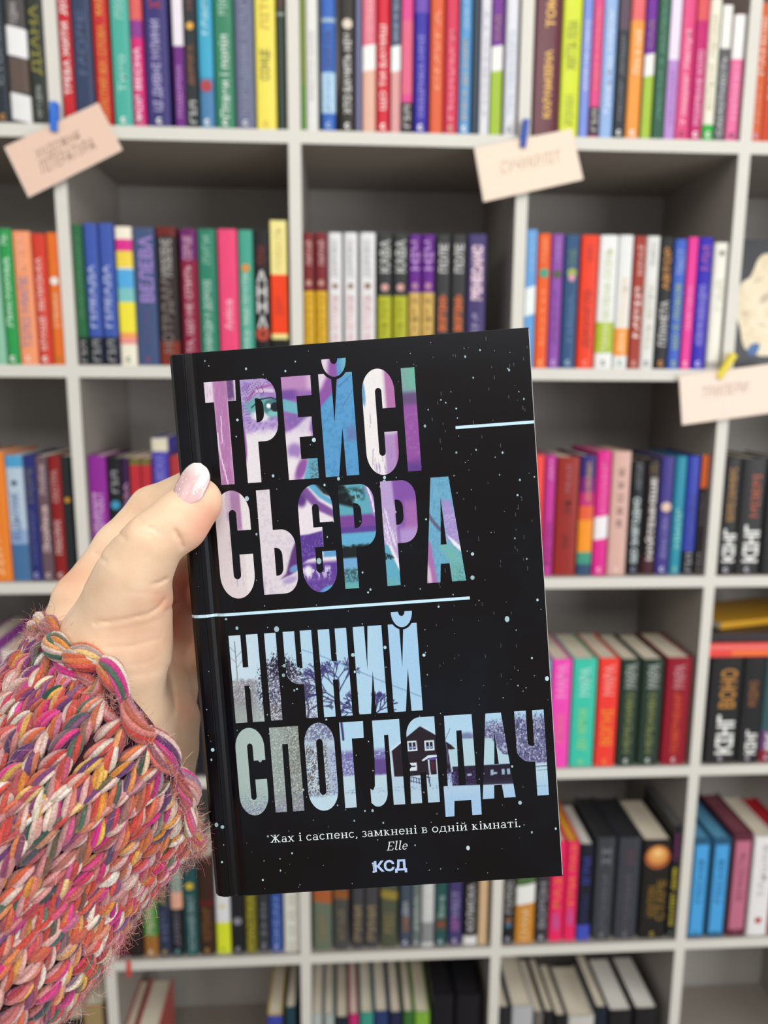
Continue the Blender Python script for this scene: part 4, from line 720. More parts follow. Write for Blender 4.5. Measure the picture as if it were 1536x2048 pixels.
    for bx in (99.4, 104.0, 109): p.blob((150, 168, 196), bx, 41.4, 1.0, .45, .3)
    # house
    p.poly((38, 28, 38), [(70.4, 52.4), (76.6, 57.2), (82.1, 61.2), (87.8, 57.4), (93.4, 53.2), (94.8, 51.6), (92.4, 51.4), (92.6, 42.4), (70.9, 42.4)], .15)
    p.line((206, 226, 240), [(70.2, 52.4), (74.8, 55.8)], .38); p.line((190, 212, 230), [(70.6, 52.4), (70.9, 42.6)], .3); p.line((190, 212, 230), [(92.4, 51.4), (93.0, 43.2)], .35); p.line((196, 220, 236), [(87.9, 57.9), (83.6, 60.9)], .25)
    for bx, by in ((76.9, 51.9), (83.4, 51.7)):
        p.poly((216, 228, 238), [(bx, by), (bx+3.6, by), (bx+3.5, by+3.9), (bx, by+3.9)], .1)
        for k in range(2): p.poly((34, 34, 62), [(bx+.5+k*1.45, by+.6), (bx+1.6+k*1.45, by+.6), (bx+1.6+k*1.45, by+3.3), (bx+.5+k*1.45, by+3.3)], .1); p.line((140, 160, 200), [(bx+.5+k*1.45, by+1.3), (bx+1.6+k*1.45, by+1.3)], .3)
    p.poly((216, 228, 238), [(77.0, 44.3), (79.9, 44.3), (79.9, 47.4), (77.0, 47.4)], .1); p.poly((40, 36, 56), [(77.4, 45.8), (79.4, 45.8), (79.4, 46.3), (77.4, 46.3)], .1)
    p.poly((210, 226, 240), [(81.9, 48.2), (84.4, 49.9), (88.4, 49.8), (88.4, 49.2), (84.6, 48.8), (82.3, 47.7)], .12); p.poly((92, 72, 148), [(84, 48.6), (88, 49.1), (88, 48.2), (84.2, 47.8)], .12)
    p.line((200, 216, 232), [(84.4, 48), (84.7, 41.4)], .3); p.line((200, 216, 232), [(87.4, 48.2), (87.5, 41.4)], .25); p.poly((78, 30, 52), [(85.3, 47.4), (86.7, 47.4), (86.8, 44), (85.3, 44)], .12)
    p.poly((178, 206, 226), [(68, 42.7), (77, 42.2), (81.4, 41.2), (87.4, 41.4), (92.6, 42.6), (92.8, 37.6), (104, 37.2), (118.6, 36.8), (118.6, 24), (68, 24)], .3); p.put((158, 196, 236), q*S(40, 30, y)*S(84, 92, x)*.75)
    p.line((64, 48, 96), [(76.8, 42.2), (81.2, 41.0)], .18); p.line((64, 48, 96), [(77, 40.6), (81, 39.3)], .16); [p.line((64, 48, 96), [(77.3+k, 42-k*.28), (77.4+k, 39.9-k*.25)], .16) for k in range(4)]; p.line((50, 36, 70), [(83.8, 44), (84.4, 38)], .25); p.line((50, 36, 70), [(83.2, 41.6), (84.6, 41.4)], .2)
    p.put((110, 104, 170), q*S(89.6, 90.4, x)*S(95, 93, x)*S(37.4, 38.4, y)*S(45, 43, y)*S(.48, .54, nh)*.9); p.put((96, 130, 176), q*S(96, 92, x)*S(.6, .64, nh)*S(36.4, 37.2, y)*S(39, 38, y)); p.line((96, 100, 140), [(90.2, 58), (91.6, 53), (91.8, 46)], .16); p.line((96, 100, 140), [(91.0, 55), (93.4, 59.6)], .12)
    p.line((96, 110, 140), [(124.2, 42.8), (130, 43)], .3); p.line((96, 110, 140), [(124.2, 41.4), (130, 41.5)], .2, .7); p.line((110, 130, 160), [(124.2, 35.4), (129.6, 35.2)], .2, .6)
    p.put((176, 208, 228), q*S(123, 123.6, x)*S(43.6, 42.6, y)*S(.3, .7, nf)*.5)
    return p.c*(1+.08*(fbm(x*4, y*4)-.5)[:, None])
def R4(x0, x1, y0, y1): return [(x0, y0), (x1, y0), (x1, y1), (x0, y1)]
def gC(x0, x1, y0, y1, s, ya, yb, ro, gi, bar=None, bx=None):
    xm = (x0+x1)/2; rx = (x1-x0)/2; ix = rx-s
    o = [(x1, ya)]+arc(xm, y1-ro, rx, ro, 0, 180, 22)+arc(xm, y0+ro, rx, ro, 180, 360, 22)+[(x1, yb), (x1-s, yb)]+arc(xm, y0+gi+ix*1.2, ix, ix*1.2, 360, 180, 10)
    if bar: o += [(x0+s, bar[0]), (bx, bar[0]), (bx, bar[1]), (x0+s, bar[1])]
    return [o+arc(xm, y1-gi-ix*1.2, ix, ix*1.2, 180, 0, 10)+[(x1-s, ya)]]
def gP(x0, x1, y0, y1, s, yb, hx, hy0, hy1, flip=False):
    rc = 5.2; T = (lambda q: [(x, y0+y1-y) for x, y in q]) if flip else (lambda q: q)
    o = [(x0, y0), (x0, y1), (x1-rc, y1)]+arc(x1-rc, y1-rc*1.25, rc, rc*1.25, 90, 0, 9)+arc(x1-rc, yb+rc*1.25, rc, rc*1.25, 0, -90, 9)+[(x0+s, yb), (x0+s, y0)]
    r = hx-(x0+s); h = [(x0+s, hy0), (x0+s, hy1)]+arc(x0+s+r*.2, hy1-r, r*.8, r, 90, 0, 6)+arc(x0+s+r*.2, hy0+r, r*.8, r, 0, -90, 6)
    return [T(o), T(h)]
def gI(x0, x1, y0, y1, s, yn, yb, breve=None):
    nl, nr = x0+s, x1-s*1.30; bl, br = x0+s*1.06, x1-s; top = [(x0, y1)]
    if breve:                                  # the letter makes room for its breve
        cx, cy, rx, ry = breve; dx = rx*math.sqrt(max(0, 1-((cy-y1)/ry)**2)); ang = lambda xx: math.degrees(math.acos(max(-1, min(1, (xx-cx)/rx))))
        top += arc(cx, cy, rx, ry, -ang(cx-dx), -ang(nl), 6)+[(nl+.1, yn)]+arc(cx, cy, rx, ry, -ang(nr+.3), -ang(cx+dx), 6)+[(x1, y1)]
    else: top += [(nl, y1), (nl+.1, yn), (nr+.3, y1), (x1, y1)]
    return [top+[(x1, y0), (br, y0), (br-.25, yb), (bl, y0), (x0, y0)]]
def gBreve(cx, cy, ro, io, ri, ii): return [arc(cx, cy, ro, io, 180, 360, 18)+arc(cx, cy, ri, ii, 360, 180, 10)]
L1 = [[(11.7, 194.9), (23.3, 194.9), (23.0, 187.4), (20.0, 187.4), (20.0, 156.8), (15.1, 156.8), (14.9, 187.4), (11.7, 187.4)]]
L1 += gP(25.0, 37.9, 156.8, 194.8, 5.0, 171.8, 33.0, 178.9, 187.7)
L1 += [[(40.2, 194.7), (51.1, 194.7), (51.0, 187.4), (45.4, 187.4), (45.4, 179.6), (50.4, 179.6), (50.4, 172.4), (45.4, 172.4), (45.4, 164.2), (51.4, 164.2), (51.4, 156.8), (40.3, 156.8)]]
L1 += gI(54.0, 66.4, 156.9, 194.7, 4.65, 176.6, 175.0, (60.05, 199.9, 5.6, 7.5))+gBreve(60.05, 200, 4.5, 6.6, 1.4, 2.0)
L1 += gC(69.6, 81.5, 156.2, 195.2, 4.75, 180.6, 171.9, 8.5, 7.0)+[R4(84.4, 89.4, 156.8, 194.7)]
L2 = gC(11.8, 24.7, 114.1, 154.5, 5.05, 139.5, 130.5, 9, 7.2)+gP(27.7, 40.8, 114.8, 153.9, 5.05, 129.9, 35.6, 136.6, 147.1, True)
L2 += gC(42.8, 55.6, 114.3, 154.5, 5.1, 140.4, 129.5, 9, 7.2, (131.2, 138.6), 51.2)
L2 += gP(58.1, 71.1, 114.9, 153.5, 5.1, 130.2, 66.1, 137.3, 146.6)+gP(73.8, 86.6, 114.9, 153.8, 4.9, 130.6, 81.6, 137.4, 146.8)
L2 += [[(92.5, 153.9), (99.1, 153.9), (103.1, 114.9), (97.9, 114.9), (97.4, 121.8), (94.1, 121.8), (93.5, 114.9), (88.6, 114.9)], [(95.7, 146.5), (96.8, 128.9), (94.6, 128.9)]]
gN = lambda x0, x1, s, ya, yb: [[(x0, 67), (x0, 100.3), (x0+s, 100.3), (x0+s, ya), (x1-s, ya), (x1-s, 100.3), (x1, 100.3), (x1, 67), (x1-s, 67), (x1-s, yb), (x0+s, yb), (x0+s, 67)]]
def gCh(x0, x1, y0, y1, s, yi, yo):
    return [[(x0, y1), (x0+s, y1), (x0+s, yi+1.2)]+arc(x0+s+1.6, yi+1.2, 1.6, 1.4, 180, 270, 5)+[(x1-s, yi-.2), (x1-s, y1), (x1, y1), (x1, y0), (x1-s, y0), (x1-s, yo)]+arc(x0+5.4, yo+5.2, 5.4, 5.2, 270, 180, 9)]
L3 = gN(13, 23.9, 4.4, 88, 81)+[R4(26.4, 30.7, 67.1, 100.3)]+gCh(33.4, 44.1, 67.1, 100.4, 4.3, 86.4, 80.2)+gN(46.5, 57.2, 4.3, 88.1, 81.1)
L3 += gI(59.7, 70.4, 67.2, 100.4, 4.2, 83.8, 83.6)+gI(72.8, 83.6, 67.2, 100.4, 4.2, 84, 83.7, (78.2, 105, 4.85, 6.8))+gBreve(78.2, 105, 3.95, 5.9, 1.2, 1.7)
L4 = gC(12.1, 23.0, 31.1, 64.9, 4.4, 52.2, 44.9, 7.6, 6.0)+[[(25.4, 64.4), (36.3, 64.4), (36.2, 31.7), (31.9, 31.7), (32.0, 57.8), (29.8, 57.8), (29.6, 31.7), (25.3, 31.7)]]
L4 += [arc(43.9, 57.3, 5.65, 7.8, 0, 180, 22)+arc(43.9, 39, 5.65, 7.8, 180, 360, 22), arc(43.9, 57.4, 1.25, 1.5, 0, 180, 8)+arc(43.9, 38.8, 1.25, 1.5, 180, 360, 8)]
L4 += [[(51.9, 64.6), (60.9, 64.6), (60.7, 58.2), (56.2, 58.2), (56.1, 31.7), (51.8, 31.7)]]
L4 += [[(64.3, 64.5), (74.5, 64.5), (74.5, 31.7), (70.2, 31.7), (70.0, 58.7), (68.4, 58.7), (68.2, 38)]+arc(64.4, 37.0, 3.8, 5.6, 0, -110, 9)+[(61.8, 33), (61.8, 38.5), (62.8, 37.8), (63.6, 39.5), (64.2, 50)]]
L4 += [[(87.7, 64.6), (82, 64.6)]+arc(82, 57.8, 5.2, 6.8, 90, 180, 9)+arc(81.2, 49.4, 4.4, 4.6, 180, 225, 4)+[(77.2, 45), (76.7, 31.7), (80.9, 31.7), (81.0, 43.4), (83.2, 43.6), (83.2, 31.7), (87.6, 31.7)]]
L4 += [[(91.4, 64.5), (101.7, 64.5), (101.9, 37.6), (103.1, 37.6), (103.0, 25.8), (99.5, 25.8), (99.4, 31.7), (93.1, 31.7), (92.7, 25.8), (89.4, 25.8), (89.4, 37.6), (91.0, 37.6)], [(95.6, 58.6), (97.6, 58.6), (97.8, 37.6), (95.2, 37.6)]]
L4 += [[(106.9, 64.3), (112.7, 64.3), (116.2, 31.7), (111.9, 31.7), (111.3, 36.8), (108.4, 36.8), (108.1, 31.7), (103.8, 31.7)], [(109.8, 57.7), (110.7, 44.8), (109.0, 44.8)]]+gCh(117.7, 128.7, 31.7, 64.4, 4.3, 51.0, 44.8)

# ------------------------------------------------------------------ the held book
EX = Vector((0.99492478, -0.06220121, 0.07909292)); EY = Vector((-0.07107, 0.12203813, 0.98997765)); EZ = Vector((-0.07123016, -0.99057443, 0.11699812))
ORG = Vector((0.35229718, -0.89990414, 0.83035861+ZF))
HB = empty('hardback_book')
HB.matrix_world = Matrix(((EX[0], EY[0], EZ[0], ORG[0]), (EX[1], EY[1], EZ[1], ORG[1]), (EX[2], EY[2], EZ[2], ORG[2]), (0, 0, 0, 1)))
tag(HB, 'glossy black hardback with large picture-filled capitals held up by the hand', 'book')
BH = .206; BT = .0275
def cover_black():
    m = bpy.data.materials.new('black_laminated_cover'); nt, b = nodes(m)
    tc = nt.nodes.new('ShaderNodeTexCoord'); no = nt.nodes.new('ShaderNodeTexNoise'); no.inputs['Scale'].default_value = 22; no.inputs['Detail'].default_value = 5
    rp = nt.nodes.new('ShaderNodeValToRGB'); rp.color_ramp.elements[0].position = .42; rp.color_ramp.elements[1].position = .72
    rp.color_ramp.elements[0].color = lin('0d090a')+(1,); rp.color_ramp.elements[1].color = lin('10131b')+(1,)
    nt.links.new(tc.outputs['Object'], no.inputs['Vector']); nt.links.new(no.outputs['Fac'], rp.inputs[0]); nt.links.new(rp.outputs[0], b.inputs['Base Color'])
    b.inputs['Roughness'].default_value = .24; b.inputs['Specular IOR Level'].default_value = .28
    return m
M_BLACK = cover_black()
front = [(132, 0), (12, 0), (10.4, -.5), (9.2, -1.1), (8.0, -1.1), (6.8, -.5), (5.2, 0), (2.2, -.1), (.6, -.8), (-.8, -2.6), (-1.7, -6), (-2.1, -13.7)]
half = front+[(x, -27.5-z) for x, z in front[-2::-1]]
inner = [(132, -25.2), (11, -25.2), (4, -24.9), (1.2, -23), (.4, -13.7), (1.2, -4.5), (4, -2.6), (11, -2.3), (132, -2.3)]
def sweep(poly, y0, y1):
    mb = MB(); n = len(poly); mb.add([(x/1000, y0, z/1000) for x, z in poly]+[(x/1000, y1, z/1000) for x, z in poly], [(i, (i+1) % n, n+(i+1) % n, n+i) for i in range(n)]); return mb, n
def shell(name, o, i, y0, y1):
    poly = o+i; mb, n = sweep(poly, y0, y1); me = mb.mesh(name); bm = bmesh.new(); bm.from_mesh(me)
    bm.verts.ensure_lookup_table(); bm.faces.new([bm.verts[k] for k in range(n)]); bm.faces.new([bm.verts[n+k] for k in range(n)][::-1])
    bmesh.ops.triangulate(bm, faces=[f for f in bm.faces if len(f.verts) > 4]); bmesh.ops.recalc_face_normals(bm, faces=bm.faces); bm.to_mesh(me); bm.free(); return me
i_f = 9
fb = link('front_board', shell('front_board', front[:7], [(5.2, -2.4), (11, -2.3), (132, -2.3)], 0, BH), M_BLACK, HB); bevel(fb, .0005)
sp = link('spine', shell('spine', half[6:len(half)-6], [(5.2, -25.1), (1.6, -23.2), (.4, -13.7), (1.6, -4.3), (5.2, -2.4)], 0, BH), M_BLACK, HB); bevel(sp, .0007)
bk = link('back_board', shell('back_board', [(x, -27.5-z) for x, z in front[:7]][::-1], [(132, -25.2), (11, -25.2), (5.2, -25.1)], 0, BH), M_BLACK, HB); bevel(bk, .0005)
mb = MB(); mb.prism([(x/1000, z/1000) for x, z in ((3, -4.6), (129, -2.4), (127.6, -13.7), (129, -25.1), (3, -22.8), (1.6, -13.7))], .003, .203, 'y')
link('page_block', mb.mesh('page_block'), M_PAGEW, HB)
M_PRINT = attr_mat('cover_picture_print', .32, .35)
def on_cover(o, z=.00006): o.location.z = z; return o
for nm, Lx, fn, hh in (('author_lettering', L1, portrait, .36), ('author_lettering', L2, portrait, .36), ('title_lettering', L3, winter, .30), ('title_lettering', L4, winter, .28)):
    on_cover(link(nm, fill_print(Lx, hh, fn, nm), M_PRINT, HB))
M_RULE = mat('bcdcec', .35, 'pale_blue_print', .02)
mb = MB()
def strip_on_profile(mb, prof, yc, hw, lift=.06):
    for (xa, za), (xb, zb) in zip(prof, prof[1:]):
        t = Vector((xb-xa, zb-za)).normalized(); nx, nz = (t.y, -t.x) if t.x < 0 else (-t.y, t.x)
        mb.add([((xa+nx*lift)/1000, yc-hw, (za+nz*lift)/1000), ((xb+nx*lift)/1000, yc-hw, (zb+nz*lift)/1000), ((xb+nx*lift)/1000, yc+hw, (zb+nz*lift)/1000), ((xa+nx*lift)/1000, yc+hw, (za+nz*lift)/1000)], [(0, 1, 2, 3)])
strip_on_profile(mb, [(104, 0)]+front[1:10], .1083, .00055); link('printed_rule', mb.mesh('printed_rule', recalc=False), M_RULE, HB)
mb = MB(); strip_on_profile(mb, [(131.8, 0), (103, 0)], .1716, .00055); link('printed_rule', mb.mesh('printed_rule', recalc=False), M_RULE, HB)
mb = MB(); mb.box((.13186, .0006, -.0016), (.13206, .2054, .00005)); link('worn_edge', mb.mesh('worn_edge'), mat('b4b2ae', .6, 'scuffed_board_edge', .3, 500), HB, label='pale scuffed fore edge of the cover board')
# snow flecks printed all over
def disc(mb, x, y, r, z, n=8, sy=1.0): mb.add([(x/1000+r/1000*math.cos(2*math.pi*k/n), y/1000+sy*r/1000*math.sin(2*math.pi*k/n), z) for k in range(n)], [tuple(range(n))])
flecks = [(15.6,180.8,.55),(23,180.3,.5),(12.8,202.7,.3),(14.1,200.8,.25),(27.7,198.7,.45),(42.1,196.8,.4),(12.6,106.7,.5),(19.5,80.2,.4),(117.3,99.4,.95),(130.7,76,.8),(105.5,115.8,.85),(106.1,124.6,.65),(94.2,127.9,.5),
          (49,126,1.0),(24.1,151.1,.85),(34.5,158.8,.5),(50.6,170.9,.8),(91.8,173,.5),(62.2,146.9,.55),(97,13.2,.75),(117.7,29.4,.75),(109.3,59.8,.45),(98.3,182.1,.35),(123.9,191.1,.45),(113.8,199.1,.35),(119.6,161.2,.4),(125.3,150.7,.4),
          (124.1,145.2,.45),(3.4,57.4,.75),(2.6,53.6,.4),(21,52.3,.75),(31.2,101.6,1.05),(81,97.8,.55),(71.2,91.9,.65),(59,89.9,.8),(85.5,88,.65),(129,105.8,.5),(3.3,13.8,.45),(18.3,5.8,.4),(33,87.6,.6),(32.4,84,.65),(16.4,103,.6),(36,78,.4),(2.4,28.4,.8),(4.6,27.4,.8),
          (58.6,156,.6),(75.6,155.2,.6),(75.4,153.6,.7),(74,152,.45),(11.2,59.5,.6),(10.6,42,.55),(11,37,.5),(62,30,.5),(46,200,.3),(108,40,.5)]
fr = random.Random(21)
def in_letters(x, y): return any(14 < x < 90 and 156 < y < 196 for _ in (0,))
for k in range(300): flecks.append((fr.uniform(1, 131), fr.uniform(1.5, 204.5), min(.42, .11+fr.expovariate(9))))
mb = MB()
for x, y, r in flecks:
    zz = 0.00004 if x > 12.3 or 2.5 < x < 5 else None
    if zz is None:
        if x < 12.3 and x > 5: continue
        zz = .00004 - (.0006 if x < 2 else 0)
    disc(mb, x, y, r*.92, zz, 9, fr.uniform(.95, 1.35)); kk = min(1.1, .36+r*1.6)*fr.uniform(.55, 1.05); mb.c += [tuple(v*kk for v in lin('a8c6d0'))]*9
link('snow_flecks', mb.mesh('snow_flecks', recalc=False), attr_mat('fleck_print', .4), HB, kind='stuff')
mb = MB()
for k in range(70):
    x, y = fr.uniform(90, 131), fr.uniform(60, 204); h_ = fr.uniform(.6, 1.7)
    mb.add([(x/1000, y/1000, .00003), (x/1000+.0003, y/1000, .00003), (x/1000+.0003, (y+h_)/1000, .00003), (x/1000, (y+h_)/1000, .00003)], [(0, 1, 2, 3)])
link('snow_streaks', mb.mesh('snow_streaks', recalc=False), mat('383a3c', .4, 'streak_print', .1), HB, kind='stuff')
# serif line drawn stroke by stroke; units: x-height 1
def serif_line(mb, s, x0, x1, y, xh, slope=0.0, ital=0.0):
    T, N_ = .145, .07
    def st(o, pts, wv=None):
        wv = wv or T
        for (xa, ya), (xb, yb) in zip(pts, pts[1:]):
            d = Vector((xb-xa, yb-ya)); n = Vector((-d.y, d.x)).normalized()*wv/2; e = d.normalized()*.02
            o.append([(xa+n.x-e.x, ya+n.y-e.y), (xb+n.x+e.x, yb+n.y+e.y), (xb-n.x+e.x, yb-n.y+e.y), (xa-n.x-e.x, ya-n.y-e.y)])
    def stem(o, x, a=0, b=1, foot=True, head=True):
        st(o, [(x, a), (x, b)])
        if foot: st(o, [(x-.19, a+.035), (x+.19, a+.035)], N_)
        if head: st(o, [(x-.19, b-.035), (x+.12, b-.035)], N_)
    bowl = lambda cx, cy, rx, ry, a, b, n=12: arc(cx, cy, rx, ry, a, b, n)
    def glyph(c):
        o = []; w_ = .9
        if c == 'Ж': H = 1.38; stem(o, .75, 0, H); [st(o, [(.75, H/2), (.75+k*.48, H-.1), (.75+k*.62, H-.04)], .11) for k in (-1, 1)]; [st(o, [(.75+k*.12, H/2), (.75+k*.56, .06)], T) for k in (-1, 1)]; [st(o, [(.75+k*.4, .035), (.75+k*.76, .035)], N_) for k in (-1, 1)]; w_ = 1.6
        elif c == 'а': stem(o, .66, 0, .7, True, False); st(o, bowl(.4, .7, .26, .27, 0, 160), .1); st(o, bowl(.36, .28, .28, .26, 20, 340), .12); w_ = .92
        elif c == 'х': st(o, [(.12, .95), (.72, .05)], T); st(o, [(.7, .95), (.14, .05)], N_); [st(o, [(x-.13, yy), (x+.16, yy)], N_) for x, yy in ((.14, .965), (.7, .965), (.14, .035), (.72, .035))]; w_ = .92
        elif c == 'і': stem(o, .3); st(o, [(.3, 1.28), (.3, 1.46)], .2); w_ = .56
        elif c in 'се': st(o, bowl(.46, .5, .36, .46, 45 if c == 'с' else 0, 320, 16), .13); c == 'е' and st(o, [(.1, .52), (.82, .52)], N_); w_ = .92
        elif c == 'п': stem(o, .26); stem(o, .86); st(o, [(.26, .96), (.86, .96)], .09); w_ = 1.14
        elif c == 'н': stem(o, .26); stem(o, .86); st(o, [(.26, .5), (.86, .5)], N_); w_ = 1.14
        elif c == ',': st(o, [(.16, .1), (.2, -.05), (.08, -.28)], .13); w_ = .36
        elif c == '.': st(o, [(.16, .0), (.16, .17)], .19); w_ = .36
        elif c == 'з': st(o, bowl(.36, .74, .26, .24, 150, -90, 10), .11); st(o, bowl(.36, .26, .3, .26, 90, -150, 10), .13); w_ = .78
        elif c == 'м': stem(o, .22, 0, 1); stem(o, 1.08, 0, 1); st(o, [(.24, .96), (.64, .1)], .14); st(o, [(.64, .1), (1.06, .96)], N_); w_ = 1.34
        elif c == 'к': stem(o, .26); st(o, [(.3, .5), (.72, .94)], .09); st(o, [(.38, .54), (.8, .05)], .15); st(o, [(.66, .035), (.96, .035)], N_); w_ = 1.0
        elif c == 'в': stem(o, .24); st(o, [(.24, .96), (.5, .96)]+bowl(.5, .74, .24, .22, 90, -90, 8)+[(.24, .52)], .09); st(o, [(.5, .51)]+bowl(.52, .27, .29, .24, 90, -90, 8)+[(.24, .035)], .1); w_ = .96
        elif c == 'о': st(o, bowl(.48, .5, .38, .46, 0, 360, 18), .13); w_ = .98
        elif c == 'д': st(o, [(.9, .96), (.9, .04)], T); st(o, [(.34, .96), (.92, .96)], N_); st(o, [(.4, .96), (.32, .4), (.16, .06)], .09); st(o, [(.02, .035), (1.14, .035)], N_); st(o, [(.06, .05), (.06, -.24)], N_); st(o, [(1.1, .05), (1.1, -.24)], N_); w_ = 1.2
        elif c in 'ий': stem(o, .24); stem(o, .88); st(o, [(.26, .1), (.86, .92)], N_); c == 'й' and st(o, bowl(.56, 1.42, .22, .2, 180, 360, 8), .09); w_ = 1.14
        elif c == 'т': stem(o, .46, 0, 1, True, False); st(o, [(.06, .95), (.86, .95)], .1); [st(o, [(x, .98), (x, .72)], N_) for x in (.07, .85)]; w_ = .94
        elif c == 'E': H = 1.42; stem(o, .26, 0, H); st(o, [(.1, .04), (.92, .04), (.96, .36)], .09); st(o, [(.1, H-.04), (.9, H-.04), (.92, H-.3)], .09); st(o, [(.26, H/2), (.72, H/2)], .09); w_ = 1.08
        elif c == 'l': st(o, [(.2, .1), (.2, 1.5)], .14); st(o, [(.02, 1.46), (.22, 1.5)], N_); st(o, [(.2, .1), (.34, .03), (.46, .1)], .08); w_ = .5
        elif c == 'e': st(o, bowl(.42, .48, .32, .44, 0, 320, 14), .11); st(o, [(.12, .44), (.74, .54)], N_); w_ = .84
        else: w_ = .48
        return o, w_
    gs = [glyph(c) for c in s]; tot = sum(g[1] for g in gs)+.06*len(s); k = (x1-x0)/tot; cx = x0
    for o, w_ in gs:
        for q in o: mb.add([((cx+(px+ital*py)*k)/1000, (y+slope*(cx-x0)+py*xh)/1000, .00006) for px, py in q], [(0, 1, 2, 3)])
        cx += (w_+.06)*k
mb = MB(); serif_line(mb, 'Жах і саспенс, замкнені в одній кімнаті.', 22.4, 117.6, 20.1, 2.15); link('cover_quote', mb.mesh('cover_quote', recalc=False), mat('dfe9ec', .4, 'white_print', .02), HB)
mb = MB(); serif_line(mb, 'Elle', 66.1, 74.2, 14.2, 2.35, 0, .22); link('cover_quote_source', mb.mesh('cover_quote_source', recalc=False), mat('dfe9ec', .4, 'white_print', .02), HB)
text('КСД', Matrix.Translation((.0672, .0079, .00006)), .0124, .0052, mat('a9c0e4', .4, 'pale_blue_logo', .02), 'publisher_logo', HB, .035)
text('І', Matrix.Translation((.0607, .0079, .00006)), .0009, .0040, mat('a9c0e4', .4, 'pale_blue_logo', .02), 'publisher_logo', HB, .02)

# ------------------------------------------------------------------ price-rail cards and their pegs
def card(pts, label, lines, ink, pegpts, pegcol, peglab, tone):
    Y = -.0085; P = [Vector(atY(px, py, Y)) for px, py in pts]; c = sum(P, Vector())/4
    o = empty('sign_card', c); tag(o, label, 'sign', 'handwritten section cards')
    mb = MB(); n = 4; mb.add([tuple(p-c) for p in P]+[tuple(p-c+Vector((0, .0012, 0))) for p in P], [(0, 1, 2, 3), (7, 6, 5, 4)]+[(i, (i+1) % 4, 4+(i+1) % 4, 4+i) for i in range(4)])
    b = link('card', mb.mesh('card'), mat(tone, .75, 'beige_card', .04, 160, .2), o); bevel(b, .0005)
    mb = MB(); cc = sum(P, Vector())/4
    for i in range(4):                         # pale cut edge round the face
        a, b2 = P[i]-c, P[(i+1) % 4]-c; ia, ib = (P[i]-cc)*.975, (P[(i+1) % 4]-cc)*.975; f = Vector((0, -.0002, 0))
        mb.add([tuple(v+f) for v in (a*.995, b2*.995, ib, ia)], [(0, 1, 2, 3)])
    link('cut_edge', mb.mesh('cut_edge', recalc=False), mat('ead9cb', .7, 'card_edge', .02), o)
    ex_ = (P[1]-P[0]).normalized(); W_ = (P[1]-P[0]).length; ey_ = (P[0]-P[3]).normalized(); H_ = (P[0]-P[3]).length; ez_ = ex_.cross(ey_).normalized(); ey_ = ez_.cross(ex_)
    for s, u, v, wl, hl in lines:
        t0 = ex_*((u-.5)*W_)+ey_*((.5-v)*H_)+Vector((0, -.0003, 0))
        text(s, Matrix(((ex_.x, ey_.x, ez_.x, t0.x), (ex_.y, ey_.y, ez_.y, t0.y), (ex_.z, ey_.z, ez_.z, t0.z), (0, 0, 0, 1))), wl*W_, hl*H_, mat(ink, .6, var=.02), 'handwriting', o, -.012, .25)
    a, b3 = Vector(atY(*pegpts[0], -.0125)), Vector(atY(*pegpts[1], -.0125)); pg = empty('clothes_peg', (a+b3)/2)
    tag(pg, peglab, 'peg', 'pegs holding the section cards')
    L_ = (a-b3).length; ang = math.atan2((a-b3).x, (a-b3).z); pg.rotation_euler = (0, ang, 0)
    for k, (y0, y1) in enumerate(((-.0012, .0022), (.0056, .0088))):
        wd = pegpts[2]; sgn = -1 if k == 0 else 1
        mb = MB(); prof = [(-L_/2, y0 if k else y1-.0016), (-L_/2, y1 if k == 0 else y0+.0016), (0, y1), (L_/2, y1), (L_/2, y0), (0, y0)]
        mb.prism([(y, z) for z, y in prof], -wd/2, wd/2, 'x'); pr = link('prong', mb.mesh('prong'), mat(pegcol, .5, 'painted_wood', .1, 90), pg); bevel(pr, .0006)
    mb = MB(); mb.tube([(-.0044+k*.0011, .004+.0022*math.sin(k*1.6), .0022*math.cos(k*1.6)) for k in range(9)], .0005, 5); link('spring', mb.mesh('spring'), mat('b0b0b0', .3), pg)
card([(8, 294), (196, 205), (245, 300), (57, 395)], 'beige card with two handwritten lines, tilted, at the top left shelf edge', [('ХУДОЖНЯ', .47, .40, .47, .20), ('ЛІТЕРАТУРА', .50, .63, .58, .22)], '6b564c',
     [(107, 203), (107, 262), .0105], '2f6fd0', 'small blue wooden peg gripping the two-line card at left', 'e6c6b2')
card([(948, 296), (1144, 257), (1167, 359), (967, 404)], 'beige card with one faint handwritten word below the third upright of the top shelf', [('СУЧУКРЛІТ', .53, .46, .62, .22)], 'b79e88',
     [(1053, 238), (1046, 294), .009], '2f50a8', 'dark blue wooden peg gripping the one-word card in the middle', 'f0dcc8')
card([(1358, 752), (1568, 724), (1572, 822), (1364, 850)], 'beige card with a handwritten word at the right edge of the second shelf', [('ТРИЛЕРИ', .43, .40, .44, .22)], 'a68f80',
     [(1470, 708), (1438, 756), .010], 'e2cf3c', 'yellow wooden peg gripping the card at the right picture edge', 'f2dece')

